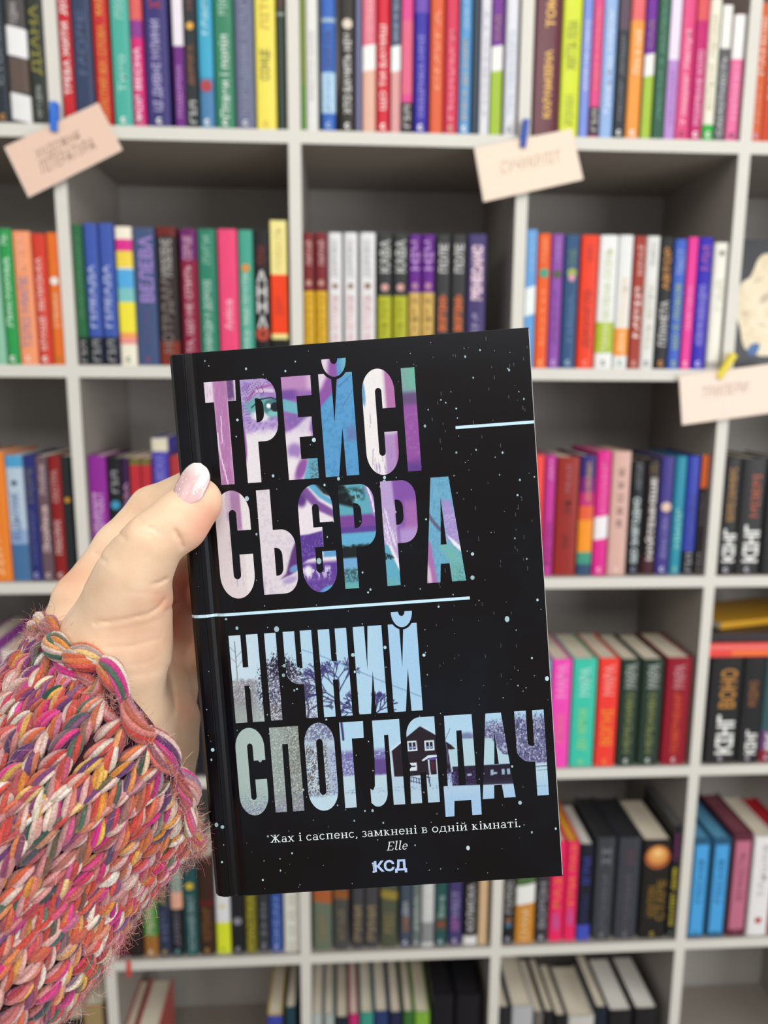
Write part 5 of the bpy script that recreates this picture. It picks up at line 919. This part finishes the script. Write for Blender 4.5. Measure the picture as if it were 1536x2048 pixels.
# ------------------------------------------------------------------ face-out book with a pale stone head, lying books, ribbon
Y = .03; a = Vector(atY(1489, 735, Y)); topz = atY(1510, 478, Y)[2]; z0 = TOPS[4]; FW_ = .145; FH = topz-z0
fo = empty('book', (1.018, Y, z0)); tag(fo, 'black book standing face out with a cream sculpted head on its cover', 'book')
mb = MB(); mb.box((0, 0, 0), (FW_, .0022, FH)); mb.box((0, .018, 0), (FW_, .0202, FH)); mb.box((0, .0022, 0), (.0022, .018, FH)); bevel(link('cover', mb.mesh('cover'), mat('222327', .35), fo), .0004)
mb = MB(); mb.box((.0024, .0024, .003), (FW_-.003, .0178, FH-.003)); link('page_block', mb.mesh('page_block'), M_PAGE, fo)
def to_face(pts): return [((q[0]-1.018)*1000, (q[2]-z0)*1000) for q in (atY(px, py, Y) for px, py in pts)]
def stone(x, y):
    p = Paint(x, y, (246, 230, 194)); n = fbm(x*.08, y*.08); p.put((232, 212, 176), S(.45, .7, n)*.7); p.put((250, 240, 214), S(.42, .34, n)*.6)
    for (px, py, rx, ry, an, kk) in ((1530, 596, 9, 5, 40, .9), (1490, 627, 6, 3, 0, .6), (1516, 560, 7, 3, 30, .5), (1524, 650, 8, 3, -20, .35)):
        (cx, cy), = to_face([(px, py)]); p.blob((176, 150, 124), cx, cy, rx, ry, .9, an, kk*.8)
    return p.c
head = to_face([(1536, 505), (1518, 513), (1507, 541), (1500, 556), (1485, 563), (1477, 576), (1473, 610), (1472, 634), (1481, 658), (1483, 682), (1489, 699), (1512, 711), (1535, 713), (1568, 704), (1590, 668), (1594, 600), (1580, 548), (1556, 514)])
def round_out(pts, it=2):
    for _ in range(it): pts = [q for a, b in zip(pts, pts[1:]+pts[:1]) for q in ((a[0]*.75+b[0]*.25, a[1]*.75+b[1]*.25), (a[0]*.25+b[0]*.75, a[1]*.25+b[1]*.75))]
    return pts
Mf = Matrix(((1, 0, 0, 0), (0, 0, -1, -.0003), (0, 1, 0, 0), (0, 0, 0, 1)))
def face_print(name, pts, fn, dy=0): me = fill_print([round_out(pts)], 2.0, fn, name); me.transform(Matrix.Translation((0, -dy, 0)) @ Mf); link(name, me, M_PRINT, fo)
face_print('cover_head', head, stone)
face_print('cover_blue_patch', to_face([(1492, 700), (1505, 685), (1521, 687), (1516, 703), (1509, 713), (1496, 710)]), lambda x, y: np.tile(np.array((54, 104, 168))/255., (len(x), 1))*(1+.3*(fbm(x*.3, y*.3)-.5)[:, None]), .0002)
def lying(xl, yf, z, h, t, d, col, label, bands, yaw=0, pages=M_PAGE, kind='p'):
    o = empty('book', (xl, yf, z+t/2)); o.rotation_euler = (0, math.pi/2, math.radians(yaw)); tag(o, label, 'book', 'books lying on the black novels')
    link('cover', book_mesh_cover(t, h, d, kind), mat(col, .35), o)
    mb = MB(); mb.box((-t/2+.0009, .0022, .0004), (t/2-.0009, d-.0004, h-.0004)); link('page_block', mb.mesh('page_block'), pages, o)
    for (u0, u1, v0, v1, c) in bands:
        mb = MB(); mb.add([(t*(u0-.5), -.0003, h*v0), (t*(u1-.5), -.0003, h*v0), (t*(u1-.5), -.0003, h*v1), (t*(u0-.5), -.0003, h*v1)], [(0, 1, 2, 3)]); link('spine_band', mb.mesh('spine_band', recalc=False), mat(c, .4), o)
    return o
zt = TOPS[2]+max(atY(1447, 1315, .007)[2], atY(1500, 1315, .007)[2], atY(1540, 1316, .007)[2])-TOPS[2]+.0006
lying(1.0145, .006, zt, .205, .024, .132, 'e8443c', 'red orange paperback lying flat on the black novels', [(.08, .46, .02, .98, 'ea6a66'), (.5, .9, .2, .98, 'ee7030')])
lying(1.016, .010, zt+.0245, .20, .016, .11, '2a2226', 'black paperback lying on the red one, second in the stack', [], 0)
yb_ = lying(1.045, .028, zt+.041, .19, .012, .11, 'c89422', 'yellow paperback lying askew on top of the stacked pair', [], 14)
rb = MB(); xs = atY(257, 1930, -.001)[0]
pts_ = [(.0, .0015, -.002+.0021), (.0, -.0012, .0021), (.001, -.0026, -.006), (.0, -.003, -.018), (.0008, -.0026, -.028)]
for i in range(len(pts_)-1):
    (xa, ya, za), (xb, yb, zb) = pts_[i], pts_[i+1]; rb.add([(xa-.0035, ya, za), (xa+.0035, ya, za), (xb+.0035, yb, zb), (xb-.0035, yb, zb), (xa-.0035, ya+.0003, za), (xa+.0035, ya+.0003, za), (xb+.0035, yb+.0003, zb), (xb-.0035, yb+.0003, zb)], [(0, 1, 2, 3), (4, 7, 6, 5), (0, 4, 5, 1), (2, 6, 7, 3), (0, 3, 7, 4), (1, 5, 6, 2)])
owner = next(b for b in ALLB if b['label'].startswith('black brown book behind the sleeve edge'))
ro_ = link('bookmark_ribbon', rb.mesh('bookmark_ribbon'), mat('d0342c', .5, 'red_ribbon'), owner, label='red bookmark ribbon hanging over the shelf edge'); ro_.location = (xs-owner.location.x, -owner.location.y, 0)

# ------------------------------------------------------------------ the hand: one continuous skin surface grown from a distance field
def cs(px, py, d): return np.array(((px-768)/FPX*d, -(py-1024)/FPX*d, d), np.float32)     # camera-frame metres
def to_world(P): return CAM+P[:, :1]*RT+P[:, 1:2]*UP+P[:, 2:3]*FW
HV = .00085
lo_ = cs(40, 1640, .30); lo_[2] = .245; hi_ = cs(545, 880, .30); hi_[2] = .365
gx, gy, gz = [np.arange(lo_[i]-.004, hi_[i]+.004, HV, dtype=np.float32) for i in range(3)]
GX, GY, GZ = np.meshgrid(gx, gy, gz, indexing='ij')
def cone(a, ra, b, rb):
    a = np.array(a, np.float32); v = np.array(b, np.float32)-a; L = float(v@v)
    t = np.clip(((GX-a[0])*v[0]+(GY-a[1])*v[1]+(GZ-a[2])*v[2])/L, 0, 1)
    return np.sqrt((GX-a[0]-t*v[0])**2+(GY-a[1]-t*v[1])**2+(GZ-a[2]-t*v[2])**2)-(ra+(rb-ra)*t)
def smin(a, b, k): h = np.clip(.5+.5*(b-a)/k, 0, 1); return b*(1-h)+a*h-k*h*(1-h)
def chain(js, k=.003):
    d = None
    for (p, r), (q, s) in zip(js, js[1:]):
        c = cone(cs(*p), r, cs(*q), s); d = c if d is None else smin(d, c, k)
    return d
# palm, back of the hand, heel of the hand, wrist
palm = chain([((163, 1202, .300), .0110), ((150, 1300, .300), .0175), ((160, 1420, .296), .0235)])
palm = smin(palm, chain([((200, 1236, .320), .0105), ((200, 1420, .308), .0225)]), .010)
palm = smin(palm, chain([((246, 1300, .337), .0100), ((230, 1440, .322), .0200)]), .010)
palm = smin(palm, chain([((296, 1372, .344), .0098), ((324, 1375, .321), .0108), ((336, 1440, .3150), .0120), ((326, 1500, .314), .0140), ((300, 1580, .312), .0190)]), .0025)
palm = smin(palm, chain([((262, 1330, .322), .0160), ((255, 1440, .312), .0240)]), .010)
palm = smin(palm, chain([((340, 1120, .3250), .0085), ((330, 1200, .3300), .0110), ((346, 1300, .3370), .0130), ((330, 1400, .3360), .0140)]), .006)
palm = smin(palm, chain([((205, 1430, .300), .0260), ((110, 1570, .292), .0280)]), .012)
thumb = chain([((397, 1001, .2682), .0082), ((352, 1046, .2665), .0091), ((308, 1080, .2655), .0092), ((274, 1134, .2690), .0102)], .005)
thumb = smin(thumb, chain([((390, 1012, .2690), .0078), ((362, 1050, .2680), .0088)], .003), .004)          # pad of the thumb
thumb = smin(thumb, chain([((274, 1134, .2690), .0102), ((252, 1195, .2750), .0126), ((228, 1290, .2850), .0186), ((212, 1400, .2920), .0235)], .010), .010)
thumb = smin(thumb, cone(cs(298, 1206, .2790), .0066, cs(288, 1300, .2880), .0076), .008)
hand = smin(palm, thumb, .0035)
index = chain([((163, 1202, .300), .0108), ((236, 1092, .307), .0090), ((303, 1016, .3125), .0086), ((400, 968, .3160), .0078), ((478, 944, .3142), .0066)])
middle = chain([((200, 1236, .320), .0104), ((345, 1110, .332), .0086), ((440, 1066, .3215), .0078), ((512, 1046, .3140), .0068)])
ring = chain([((246, 1300, .337), .0098), ((368, 1200, .339), .0083), ((450, 1174, .3240), .0075), ((512, 1160, .3140), .0066)])
little = chain([((296, 1372, .344), .0092), ((384, 1318, .3370), .0074), ((444, 1300, .3235), .0066), ((494, 1290, .3140), .0058)])
fingers = smin(smin(index, middle, .0012), smin(ring, little, .0012), .0012)
hand = smin(hand, fingers, .003)
# creases and wrinkles of the skin, pressed into the side that is seen
PXg = GX/GZ*FPX+768; PYg = 1024-GY/GZ*FPX
def crease(pts, wd, depth, zmax):
    d = segd(PXg, PYg, pts); return (depth*np.exp(-(d/wd)**2)*(GZ < zmax)).astype(np.float32)
for pts, wd, dp, zm in (([(270, 1052), (286, 1048), (304, 1056), (318, 1066)], 3.0, .0007, .274), ([(276, 1041), (296, 1037), (310, 1043)], 2.5, .0004, .274), ([(272, 1062), (286, 1067), (302, 1069)], 2.5, .0003, .274),
        ([(350, 1062), (359, 1076), (364, 1094)], 3.5, .0012, .285), ([(306, 1168), (320, 1165), (332, 1158)], 3, .0010, .292), ([(250, 1184), (290, 1186), (326, 1191)], 3, .00018, .285),
        ([(190, 1246), (240, 1240), (296, 1228), (318, 1214), (328, 1200)], 3.2, .0007, .297), ([(214, 1262), (262, 1256), (320, 1240)], 3, .00018, .29), ([(210, 1296), (262, 1292), (318, 1278)], 3.2, .00032, .29),
        ([(250, 1332), (290, 1326), (322, 1312)], 3, .0002, .29), ([(258, 1352), (300, 1347), (322, 1340)], 3, .00015, .29),
        ([(334, 1330), (346, 1370), (350, 1420)], 4, .0005, .33), ([(332, 1222), (345, 1212), (354, 1206)], 3, .0006, .335), ([(192, 1106), (212, 1124)], 3, .0006, .305), ([(236, 1066), (252, 1078)], 3, .0006, .31), ([(284, 980), (300, 996)], 3, .0004, .315)):
    hand = hand+crease(pts, wd, dp, zm)
def surface_nets(D, ax, h):
    D = D.astype(np.float32); ins = D < 0; nx, ny, nz = D.shape
    acc = np.zeros((nx-1, ny-1, nz-1, 3), np.float32); cnt = np.zeros((nx-1, ny-1, nz-1), np.float32)
    corners = [(i, j, k) for i in (0, 1) for j in (0, 1) for k in (0, 1)]
    sl = lambda c: tuple(slice(c[a], D.shape[a]-1+c[a]) for a in range(3))
    for a in corners:
        for ax_ in range(3):
            if a[ax_]: continue
            b = list(a); b[ax_] = 1; A, B = D[sl(a)], D[sl(b)]; m = (A < 0) != (B < 0); t = np.where(m, A/np.where(m, A-B, 1), 0)
            for q in range(3): acc[..., q] += np.where(m, a[q]+(t if q == ax_ else 0), 0)
            cnt += m
    cell = cnt > 0; idx = -np.ones(cell.shape, np.int64); idx[cell] = np.arange(cell.sum()); ijk = np.argwhere(cell)
    V = np.array([ax[0][0], ax[1][0], ax[2][0]])+(ijk+acc[cell]/cnt[cell][:, None])*h
    F_ = []
    for ax_ in range(3):
        o1, o2 = [(1, 2), (2, 0), (0, 1)][ax_]; s0 = [slice(1, -1)]*3; s0[ax_] = slice(0, D.shape[ax_]-1); s1 = list(s0); s1[ax_] = slice(1, D.shape[ax_])
        A, B = ins[tuple(s0)], ins[tuple(s1)]; e = np.argwhere(A != B); fl = A[tuple(e.T)]; base = e.copy()
        for d in range(3):
            if d != ax_: base[:, d] += 1
        q = []
        for du, dv in ((0, 0), (-1, 0), (-1, -1), (0, -1)):
            c = base.copy(); c[:, o1] += du; c[:, o2] += dv; q.append(idx[tuple(c.T)])
        q = np.stack(q, 1); q[~fl] = q[~fl][:, ::-1]; F_.append(q)
    return V, np.concatenate(F_)
Vh, Fh = surface_nets(hand, (gx, gy, gz), HV)
Wv = to_world(Vh)
def skin():
    m = bpy.data.materials.new('skin'); nt, b = nodes(m)
    a = nt.nodes.new('ShaderNodeAttribute'); a.attribute_name = 'print'; tc = nt.nodes.new('ShaderNodeTexCoord')
    n1 = nt.nodes.new('ShaderNodeTexNoise'); n1.inputs['Scale'].default_value = 90; n1.inputs['Detail'].default_value = 5
    rp = nt.nodes.new('ShaderNodeValToRGB'); rp.color_ramp.elements[0].position = .35; rp.color_ramp.elements[1].position = .7
    rp.color_ramp.elements[0].color = (.90, .84, .80, 1); rp.color_ramp.elements[1].color = (1.0, 1.0, 1.0, 1)
    mx = nt.nodes.new('ShaderNodeMix'); mx.data_type = 'RGBA'; mx.blend_type = 'MULTIPLY'; mx.inputs[0].default_value = 1
    nt.links.new(tc.outputs['Object'], n1.inputs['Vector']); nt.links.new(n1.outputs['Fac'], rp.inputs[0]); nt.links.new(a.outputs['Color'], mx.inputs[6]); nt.links.new(rp.outputs[0], mx.inputs[7]); nt.links.new(mx.outputs[2], b.inputs['Base Color'])
    vo = nt.nodes.new('ShaderNodeTexVoronoi'); vo.feature = 'DISTANCE_TO_EDGE'; vo.inputs['Scale'].default_value = 900; nt.links.new(tc.outputs['Object'], vo.inputs['Vector'])
    bp = nt.nodes.new('ShaderNodeBump'); bp.inputs['Strength'].default_value = .10; bp.inputs['Distance'].default_value = .0004; nt.links.new(vo.outputs['Distance'], bp.inputs['Height']); nt.links.new(bp.outputs[0], b.inputs['Normal'])
    b.inputs['Subsurface Weight'].default_value = .35; b.inputs['Subsurface Radius'].default_value = (.0045, .0016, .0009); b.inputs['Subsurface Scale'].default_value = .8
    b.inputs['Roughness'].default_value = .46; b.inputs['Specular IOR Level'].default_value = .38; return m
ph = bpy.data.meshes.new('person'); ph.from_pydata(Wv.tolist(), [], Fh.tolist()); ph.polygons.foreach_set('use_smooth', [True]*len(ph.polygons))
bmh = bmesh.new(); bmh.from_mesh(ph); bmesh.ops.recalc_face_normals(bmh, faces=bmh.faces); bmh.to_mesh(ph); bmh.free()
pxv = Vh[:, 0]/Vh[:, 2]*FPX+768; pyv = 1024-Vh[:, 1]/Vh[:, 2]*FPX
sk = np.tile(np.array((.945, .825, .705)), (len(Vh), 1))
def blush(cx, cy, r, col, k, z0, z1):          # naturally redder skin: finger ends, pads, palm
    m = (k*np.exp(-(((pxv-cx)**2+(pyv-cy)**2)/r**2))*((Vh[:, 2] > z0) & (Vh[:, 2] < z1)))[:, None]; sk[:] = sk*(1-m)+np.array(col)*m
blush(425, 1045, 42, (.91, .60, .50), .65, .2, .3); blush(410, 1085, 40, (.91, .64, .54), .5, .2, .3); blush(350, 1250, 60, (.80, .50, .42), .7, .295, .4); blush(360, 1180, 60, (.78, .46, .39), .8, .30, .4)
blush(325, 1200, 26, (.93, .66, .54), .6, .2, .3); blush(372, 1420, 40, (.93, .70, .60), .7, .3, .4); blush(300, 1270, 60, (.92, .70, .58), .4, .2, .3); blush(140, 1150, 40, (.89, .66, .54), .5, .27, .34)
ca = ph.color_attributes.new('print', 'FLOAT_COLOR', 'POINT'); ca.data.foreach_set('color', np.c_[slin(sk), np.ones(len(sk))].astype(np.float32).ravel())
PER = link('person', ph, skin()); tag(PER, 'bare hand with a glittery pink thumbnail in a knitted sleeve, gripping the black hardback', 'person')
sm = PER.modifiers.new('smooth', 'SMOOTH'); sm.factor = .5; sm.iterations = 3
# thumbnail: a curved plate with a long rounded free edge
def w3(p): return Vector(to_world(np.array([p], np.float64))[0])
Nb, Nt = cs(362, 1003, .2595), cs(401, 926, .2630)
ax_n = (Nt-Nb); Ln = float(np.linalg.norm(ax_n)); ax_n /= Ln
nrm = np.array((-.26, .16, -1.0)); nrm -= ax_n*(nrm@ax_n); nrm /= np.linalg.norm(nrm); sd = np.cross(ax_n, nrm); sd = -sd if sd[0] < 0 else sd
mb = MB(); NU, NV = 22, 14; vs = []
for i in range(NU+1):
    u = i/NU; hw = .00575*(1-(max(0, .30-u)/.30)**2.2*.55)*math.sqrt(max(0, 1-(max(0, u-.52)/.48)**2.3))+.00003
    for j in range(NV+1):
        v = j/NV*2-1; vs.append(Nb+ax_n*Ln*(u-(.05*(1-v*v)*(1-u)))+sd*hw*v*1.0-nrm*(.0022*v*v*(hw/.00575)**2)+nrm*(.0010*math.sin(math.pi*min(1, u*.9+.1))))
top = [tuple(w3(p)) for p in vs]; bot = [tuple(w3(p-nrm*.0007)) for p in vs]; n_ = len(vs); fq = []
for i in range(NU):
    for j in range(NV):
        a = i*(NV+1)+j; fq += [(a, a+1, a+NV+2, a+NV+1), (n_+a, n_+a+NV+1, n_+a+NV+2, n_+a+1)]
rim = [j for j in range(NV+1)]+[i*(NV+1)+NV for i in range(1, NU+1)]+[NU*(NV+1)+j for j in range(NV-1, -1, -1)]+[i*(NV+1) for i in range(NU-1, 0, -1)]
fq += [(rim[i], rim[(i+1) % len(rim)], n_+rim[(i+1) % len(rim)], n_+rim[i]) for i in range(len(rim))]
mb.add(top+bot, fq)
def polish():
    m = bpy.data.materials.new('glitter_gel_polish'); nt, b = nodes(m); tc = nt.nodes.new('ShaderNodeTexCoord')
    vo = nt.nodes.new('ShaderNodeTexVoronoi'); vo.inputs['Scale'].default_value = 1150; nt.links.new(tc.outputs['Object'], vo.inputs['Vector'])
    r1 = nt.nodes.new('ShaderNodeValToRGB'); r1.color_ramp.elements[0].color = (1, 1, 1, 1); r1.color_ramp.elements[1].color = (0, 0, 0, 1); r1.color_ramp.elements[0].position = .30; r1.color_ramp.elements[1].position = .42
    nt.links.new(vo.outputs['Distance'], r1.inputs[0])
    r2 = nt.nodes.new('ShaderNodeValToRGB'); r2.color_ramp.elements[0].position = .66; r2.color_ramp.elements[1].position = .70; nt.links.new(vo.outputs['Color'], r2.inputs[0])
    mu = nt.nodes.new('ShaderNodeMath'); mu.operation = 'MULTIPLY'; nt.links.new(r1.outputs[0], mu.inputs[0]); nt.links.new(r2.outputs[0], mu.inputs[1])
    at = nt.nodes.new('ShaderNodeAttribute'); at.attribute_name = 'print'
    mx = nt.nodes.new('ShaderNodeMix'); mx.data_type = 'RGBA'; mx.inputs[7].default_value = lin('fff0d8')+(1,); nt.links.new(mu.outputs[0], mx.inputs[0]); nt.links.new(at.outputs['Color'], mx.inputs[6]); nt.links.new(mx.outputs[2], b.inputs['Base Color'])
    b.inputs['Roughness'].default_value = .28; b.inputs['Coat Weight'].default_value = .5; b.inputs['Coat Roughness'].default_value = .05; return m
for i in range(NU+1):
    c = np.array((.86, .71, .71))*(1-S(.55, .95, i/NU))+np.array((.94, .89, .87))*S(.55, .95, i/NU); mb.c += [tuple(slin(c))]*(NV+1)
mb.c = mb.c*2
link('thumbnail', mb.mesh('thumbnail', True), polish(), PER, label='glittery pale pink gel nail')

# ------------------------------------------------------------------ knitted sleeve
A0, A1 = cs(256, 1440, .302), cs(-199, 1972, .262)
ka = (A1-A0); KL = float(np.linalg.norm(ka)); ka /= KL; KL *= 1.3                       # away from the cuff
kn = np.array((0, 0, -1.0)); kn -= ka*(kn@ka); kn /= np.linalg.norm(kn); kb = np.cross(ka, kn)
KR = .0485
up_side = 1.0 if kb[0]*(-.62)+kb[1]*.785 > 0 else -1.0                          # which way round the tube is the upper left
def kp(th, s, r):
    lo2 = max(0, -up_side*math.sin(th)); s = s+(.0125*lo2**2.5-up_side*math.sin(th)*.0070-.0075*math.cos(th))*math.exp(-max(s, 0)/.09)                  # the cuff sits askew
    return A0+ka*s+(kn*math.cos(th)+kb*math.sin(th))*r       # angle 0 faces the camera
def krad(s, th): return KR+.0016*math.sin(s*70+th*2)+.0012*math.sin(th*5+s*40)
NC, RP = 37, .0058; NR = int((KL+.02)/RP)
yarn = ['d24a42', 'dc5a4e', 'e2784a', 'ee9c3c', 'f2c45a', 'd82c8c', 'e8489c', 'f2e4d4', 'f0dccc', 'eac0b8', 'd99a98', 'c87c7c', '6c3c74', '7c4c84', '2e5a48', '47705c', 'f4ece0', 'b85860']
wts = [15, 13, 9, 6, 4, 7, 5, 7, 7, 8, 8, 8, 8, 4, 6, 3, 3, 8]
yr = random.Random(5); ycols = [tuple(v*.82 for v in lin(c)) for c in yarn]
class Ply:
    def __init__(s): s.left = 0; s.c = None
    def get(s):
        if s.left <= 0: s.c = yr.choices(ycols, wts)[0]; s.left = yr.choice((1, 1, 2, 2, 3))
        s.left -= 1; f = yr.uniform(.80, 1.06); c2 = yr.choices(ycols, wts)[0]; k = yr.uniform(0, .35); return tuple(min(1, (a*(1-k)+b*k)*f) for a, b in zip(s.c, c2))
KV, KF, KC = [], [], []
def yarn_leaf(path, wd, plies, tw0, taper=.35, turns=.30, ns=9, nc=6, pr=.50):
    """a plump length of roving: plies laid round one another, thin where it dives under the next stitch"""
    P = [np.array(path(i/ns)) for i in range(ns+1)]; N_ = None
    Ts = [P[min(i+1, ns)]-P[max(i-1, 0)] for i in range(ns+1)]; Ts = [t/np.linalg.norm(t) for t in Ts]
    fr_ = []
    for i in range(ns+1):
        t = Ts[i]
        if N_ is None: N_ = np.cross(t, ka if abs(t@ka) < .9 else kb)
        N_ = N_-t*(N_@t); N_ /= np.linalg.norm(N_); fr_.append((N_.copy(), np.cross(t, N_)))
    k = len(plies)
    for q, col in enumerate(plies):
        b0 = len(KV)
        for i in range(ns+1):
            u = i/ns; sz = wd*(taper+(1-taper)*math.sin(math.pi*min(1, max(0, u*.94+.03)))**.7); a = tw0+2*math.pi*(q/k+turns*u); n1, n2 = fr_[i]
            c = P[i]+(n1*math.cos(a)+n2*math.sin(a))*sz*.60
            for j in range(nc):
                e = 2*math.pi*j/nc; KV.append(c+(n1*math.cos(e)+n2*math.sin(e))*sz*pr); f2 = 1+.22*math.sin(2.1*e+5*u+q); KC.append(tuple(min(1, v*f2) for v in col))
        for i in range(ns):
            for j in range(nc): KF.append((b0+i*nc+j, b0+i*nc+(j+1) % nc, b0+(i+1)*nc+(j+1) % nc, b0+(i+1)*nc+j))
pl = [[Ply() for _ in range(5)] for _ in range(NC)]
for r in range(NR):
    pr_ = [Ply() for _ in range(5)]
    for c in range(NC):
        th0 = 2*math.pi*(c+.5)/NC+.05*math.sin(r*.7+c); dth = 2*math.pi/NC; s0 = .0064+r*RP+yr.uniform(-.0005, .0005)
        if math.cos(th0) < -.55: continue                                     # the far side is out of sight and worn flat inside
        for sg in (-1, 1):
            lw = yr.uniform(.94, 1.08); R0 = krad(s0, th0)
            def path(u, sg=sg, R0=R0, s0=s0, th0=th0, lw=lw):
                # from the point of the V (towards the cuff) out and back to its open end
                th = th0+sg*dth*(.07+.40*u**.85); s = s0-.0012+u*RP*1.62*lw; return kp(th, s, R0+.0010+.0018*math.sin(math.pi*min(1, u*1.05))-.0020*u)
            plies = [p.get() for p in pr_] if yr.random() < .9 else [pl[c][k].get() for k in range(5)]
            yarn_leaf(path, .00222*lw, plies, yr.uniform(0, 6.28))
# cast-off edge: a chain of fat loops lying round the rim
NCU = 22
for c in range(NCU):
    th0 = 2*math.pi*c/NCU+yr.uniform(-.05, .05); dth = 2*math.pi/NCU; pr_ = [Ply() for _ in range(8)]
    for sg in (-1, 1):
        j1, j2, j3, tl = yr.uniform(-.0013, .0013), yr.uniform(.8, 1.35), yr.uniform(-.0008, .0008), yr.uniform(.0005, .0042)*(1 if c % 2 else -.4)
        def path(u, sg=sg, th0=th0, j1=j1, j2=j2, j3=j3, tl=tl):
            th = th0+dth*(u*1.25-.12); b = math.sin(math.pi*u)
            return kp(th, .0012+j1+sg*(.0020*j2*b-.0007)+tl*(u-.5)+.0016*math.sin(th*7), KR+.0008+.0032*j2*b+j3+sg*.0005*math.cos(3*u))
        yarn_leaf(path, .0032*yr.uniform(.8, 1.2), [p.get() for p in pr_], yr.uniform(0, 6.28), .38, yr.uniform(.25, .6), 11, 5, .36)
    j4 = yr.uniform(-.04, .04)
    def path2(u, th0=th0, j4=j4): th = th0+.06*math.sin(3*u)+j4; return kp(th+.05, .0090-u*.0085, KR-.0004+.0018*math.sin(math.pi*u))
    yarn_leaf(path2, .0025, [p.get() for p in pr_], 0, .5, .4, 9, 5, .36)
    def path3(u, th0=th0): return kp(th0+dth*(.5+u*1.2-.1), .0062+.0014*math.sin(math.pi*u)*(1 if c % 2 else -1), KR-.0004+.0018*math.sin(math.pi*u))
    yarn_leaf(path3, .0022, [p.get() for p in pr_], yr.uniform(0, 6), .5, .4, 9, 5, .36)
SLV = MB(); nseg = 48; rows = 26
for i in range(rows+1):
    s = -.001+i*(KL+.03)/rows
    SLV.v += [tuple(w3(kp(2*math.pi*j/nseg, s, krad(s, 2*math.pi*j/nseg)-.0012))) for j in range(nseg)]
for i in range(rows):
    for j in range(nseg): SLV.f.append((i*nseg+j, i*nseg+(j+1) % nseg, (i+1)*nseg+(j+1) % nseg, (i+1)*nseg+j))
slv = link('sleeve', SLV.mesh('sleeve', True), mat('4a2832', .9, 'sleeve_ground', .3, 400, .1), PER, label='chunky knitted sleeve in pink, red, orange, cream, purple and green yarn')
so = slv.modifiers.new('thick', 'SOLIDIFY'); so.thickness = .0015; so.offset = -1
km = bpy.data.meshes.new('knit_stitches'); km.from_pydata(to_world(np.array(KV)).tolist(), [], KF); km.polygons.foreach_set('use_smooth', [True]*len(km.polygons))
ca = km.color_attributes.new('print', 'FLOAT_COLOR', 'POINT'); ca.data.foreach_set('color', np.c_[np.array(KC), np.ones(len(KC))].astype(np.float32).ravel())
M_YARN = attr_mat('variegated_wool', .85, .15, 1500, .35)
link('knit_stitches', km, M_YARN, slv, kind='stuff')
# loose fibres standing off the wool
FV, FF, FC = [], [], []
hz = random.Random(9)
fcol = [lin(c) for c in ('e0a098', 'd88078', 'e8c8bc', 'c87090', 'd89a70', 'a87088')]
for k in range(12000):
    th = hz.uniform(-2.0, 2.0); s = hz.uniform(-.001, KL); 
    if hz.random() < .33: s = abs(hz.gauss(0, .004))-.001
    if hz.random() < .45: th = hz.choice((-1, 1))*hz.gauss(1.5, .22)
    p = kp(th, s, krad(s, th)+.003); n = kn*math.cos(th)+kb*math.sin(th); d = n*hz.uniform(.25, 1)+np.array([hz.gauss(0, 1) for _ in range(3)])*.75; d /= np.linalg.norm(d)
    L = hz.uniform(.0015, .0065) if hz.random() < .9 else hz.uniform(.006, .012); curl = np.array([hz.gauss(0, 1) for _ in range(3)]); w_ = .00004; pts = []
    for i in range(5): pts.append(p.copy()); p = p+d*L/4; d = d+curl*.35+np.array([hz.gauss(0, .25) for _ in range(3)]); d /= np.linalg.norm(d)
    sdv = np.cross(d, (0, 0, 1)); sdv = sdv/(np.linalg.norm(sdv)+1e-9)*w_; s2 = np.array((0, 0, w_)); b0 = len(FV); col = hz.choice(fcol)
    for q in pts: FV.extend([q-sdv, q+sdv, q+s2]); FC.extend([col]*3)
    for i in range(4):
        for j in range(3): FF.append((b0+i*3+j, b0+i*3+(j+1) % 3, b0+(i+1)*3+(j+1) % 3, b0+(i+1)*3+j))
fm = bpy.data.meshes.new('wool_fuzz'); fm.from_pydata(to_world(np.array(FV)).tolist(), [], FF)
ca = fm.color_attributes.new('print', 'FLOAT_COLOR', 'POINT'); ca.data.foreach_set('color', np.c_[np.array(FC), np.ones(len(FC))].astype(np.float32).ravel())
link('wool_fuzz', fm, M_YARN, slv, kind='stuff')

flush_text()
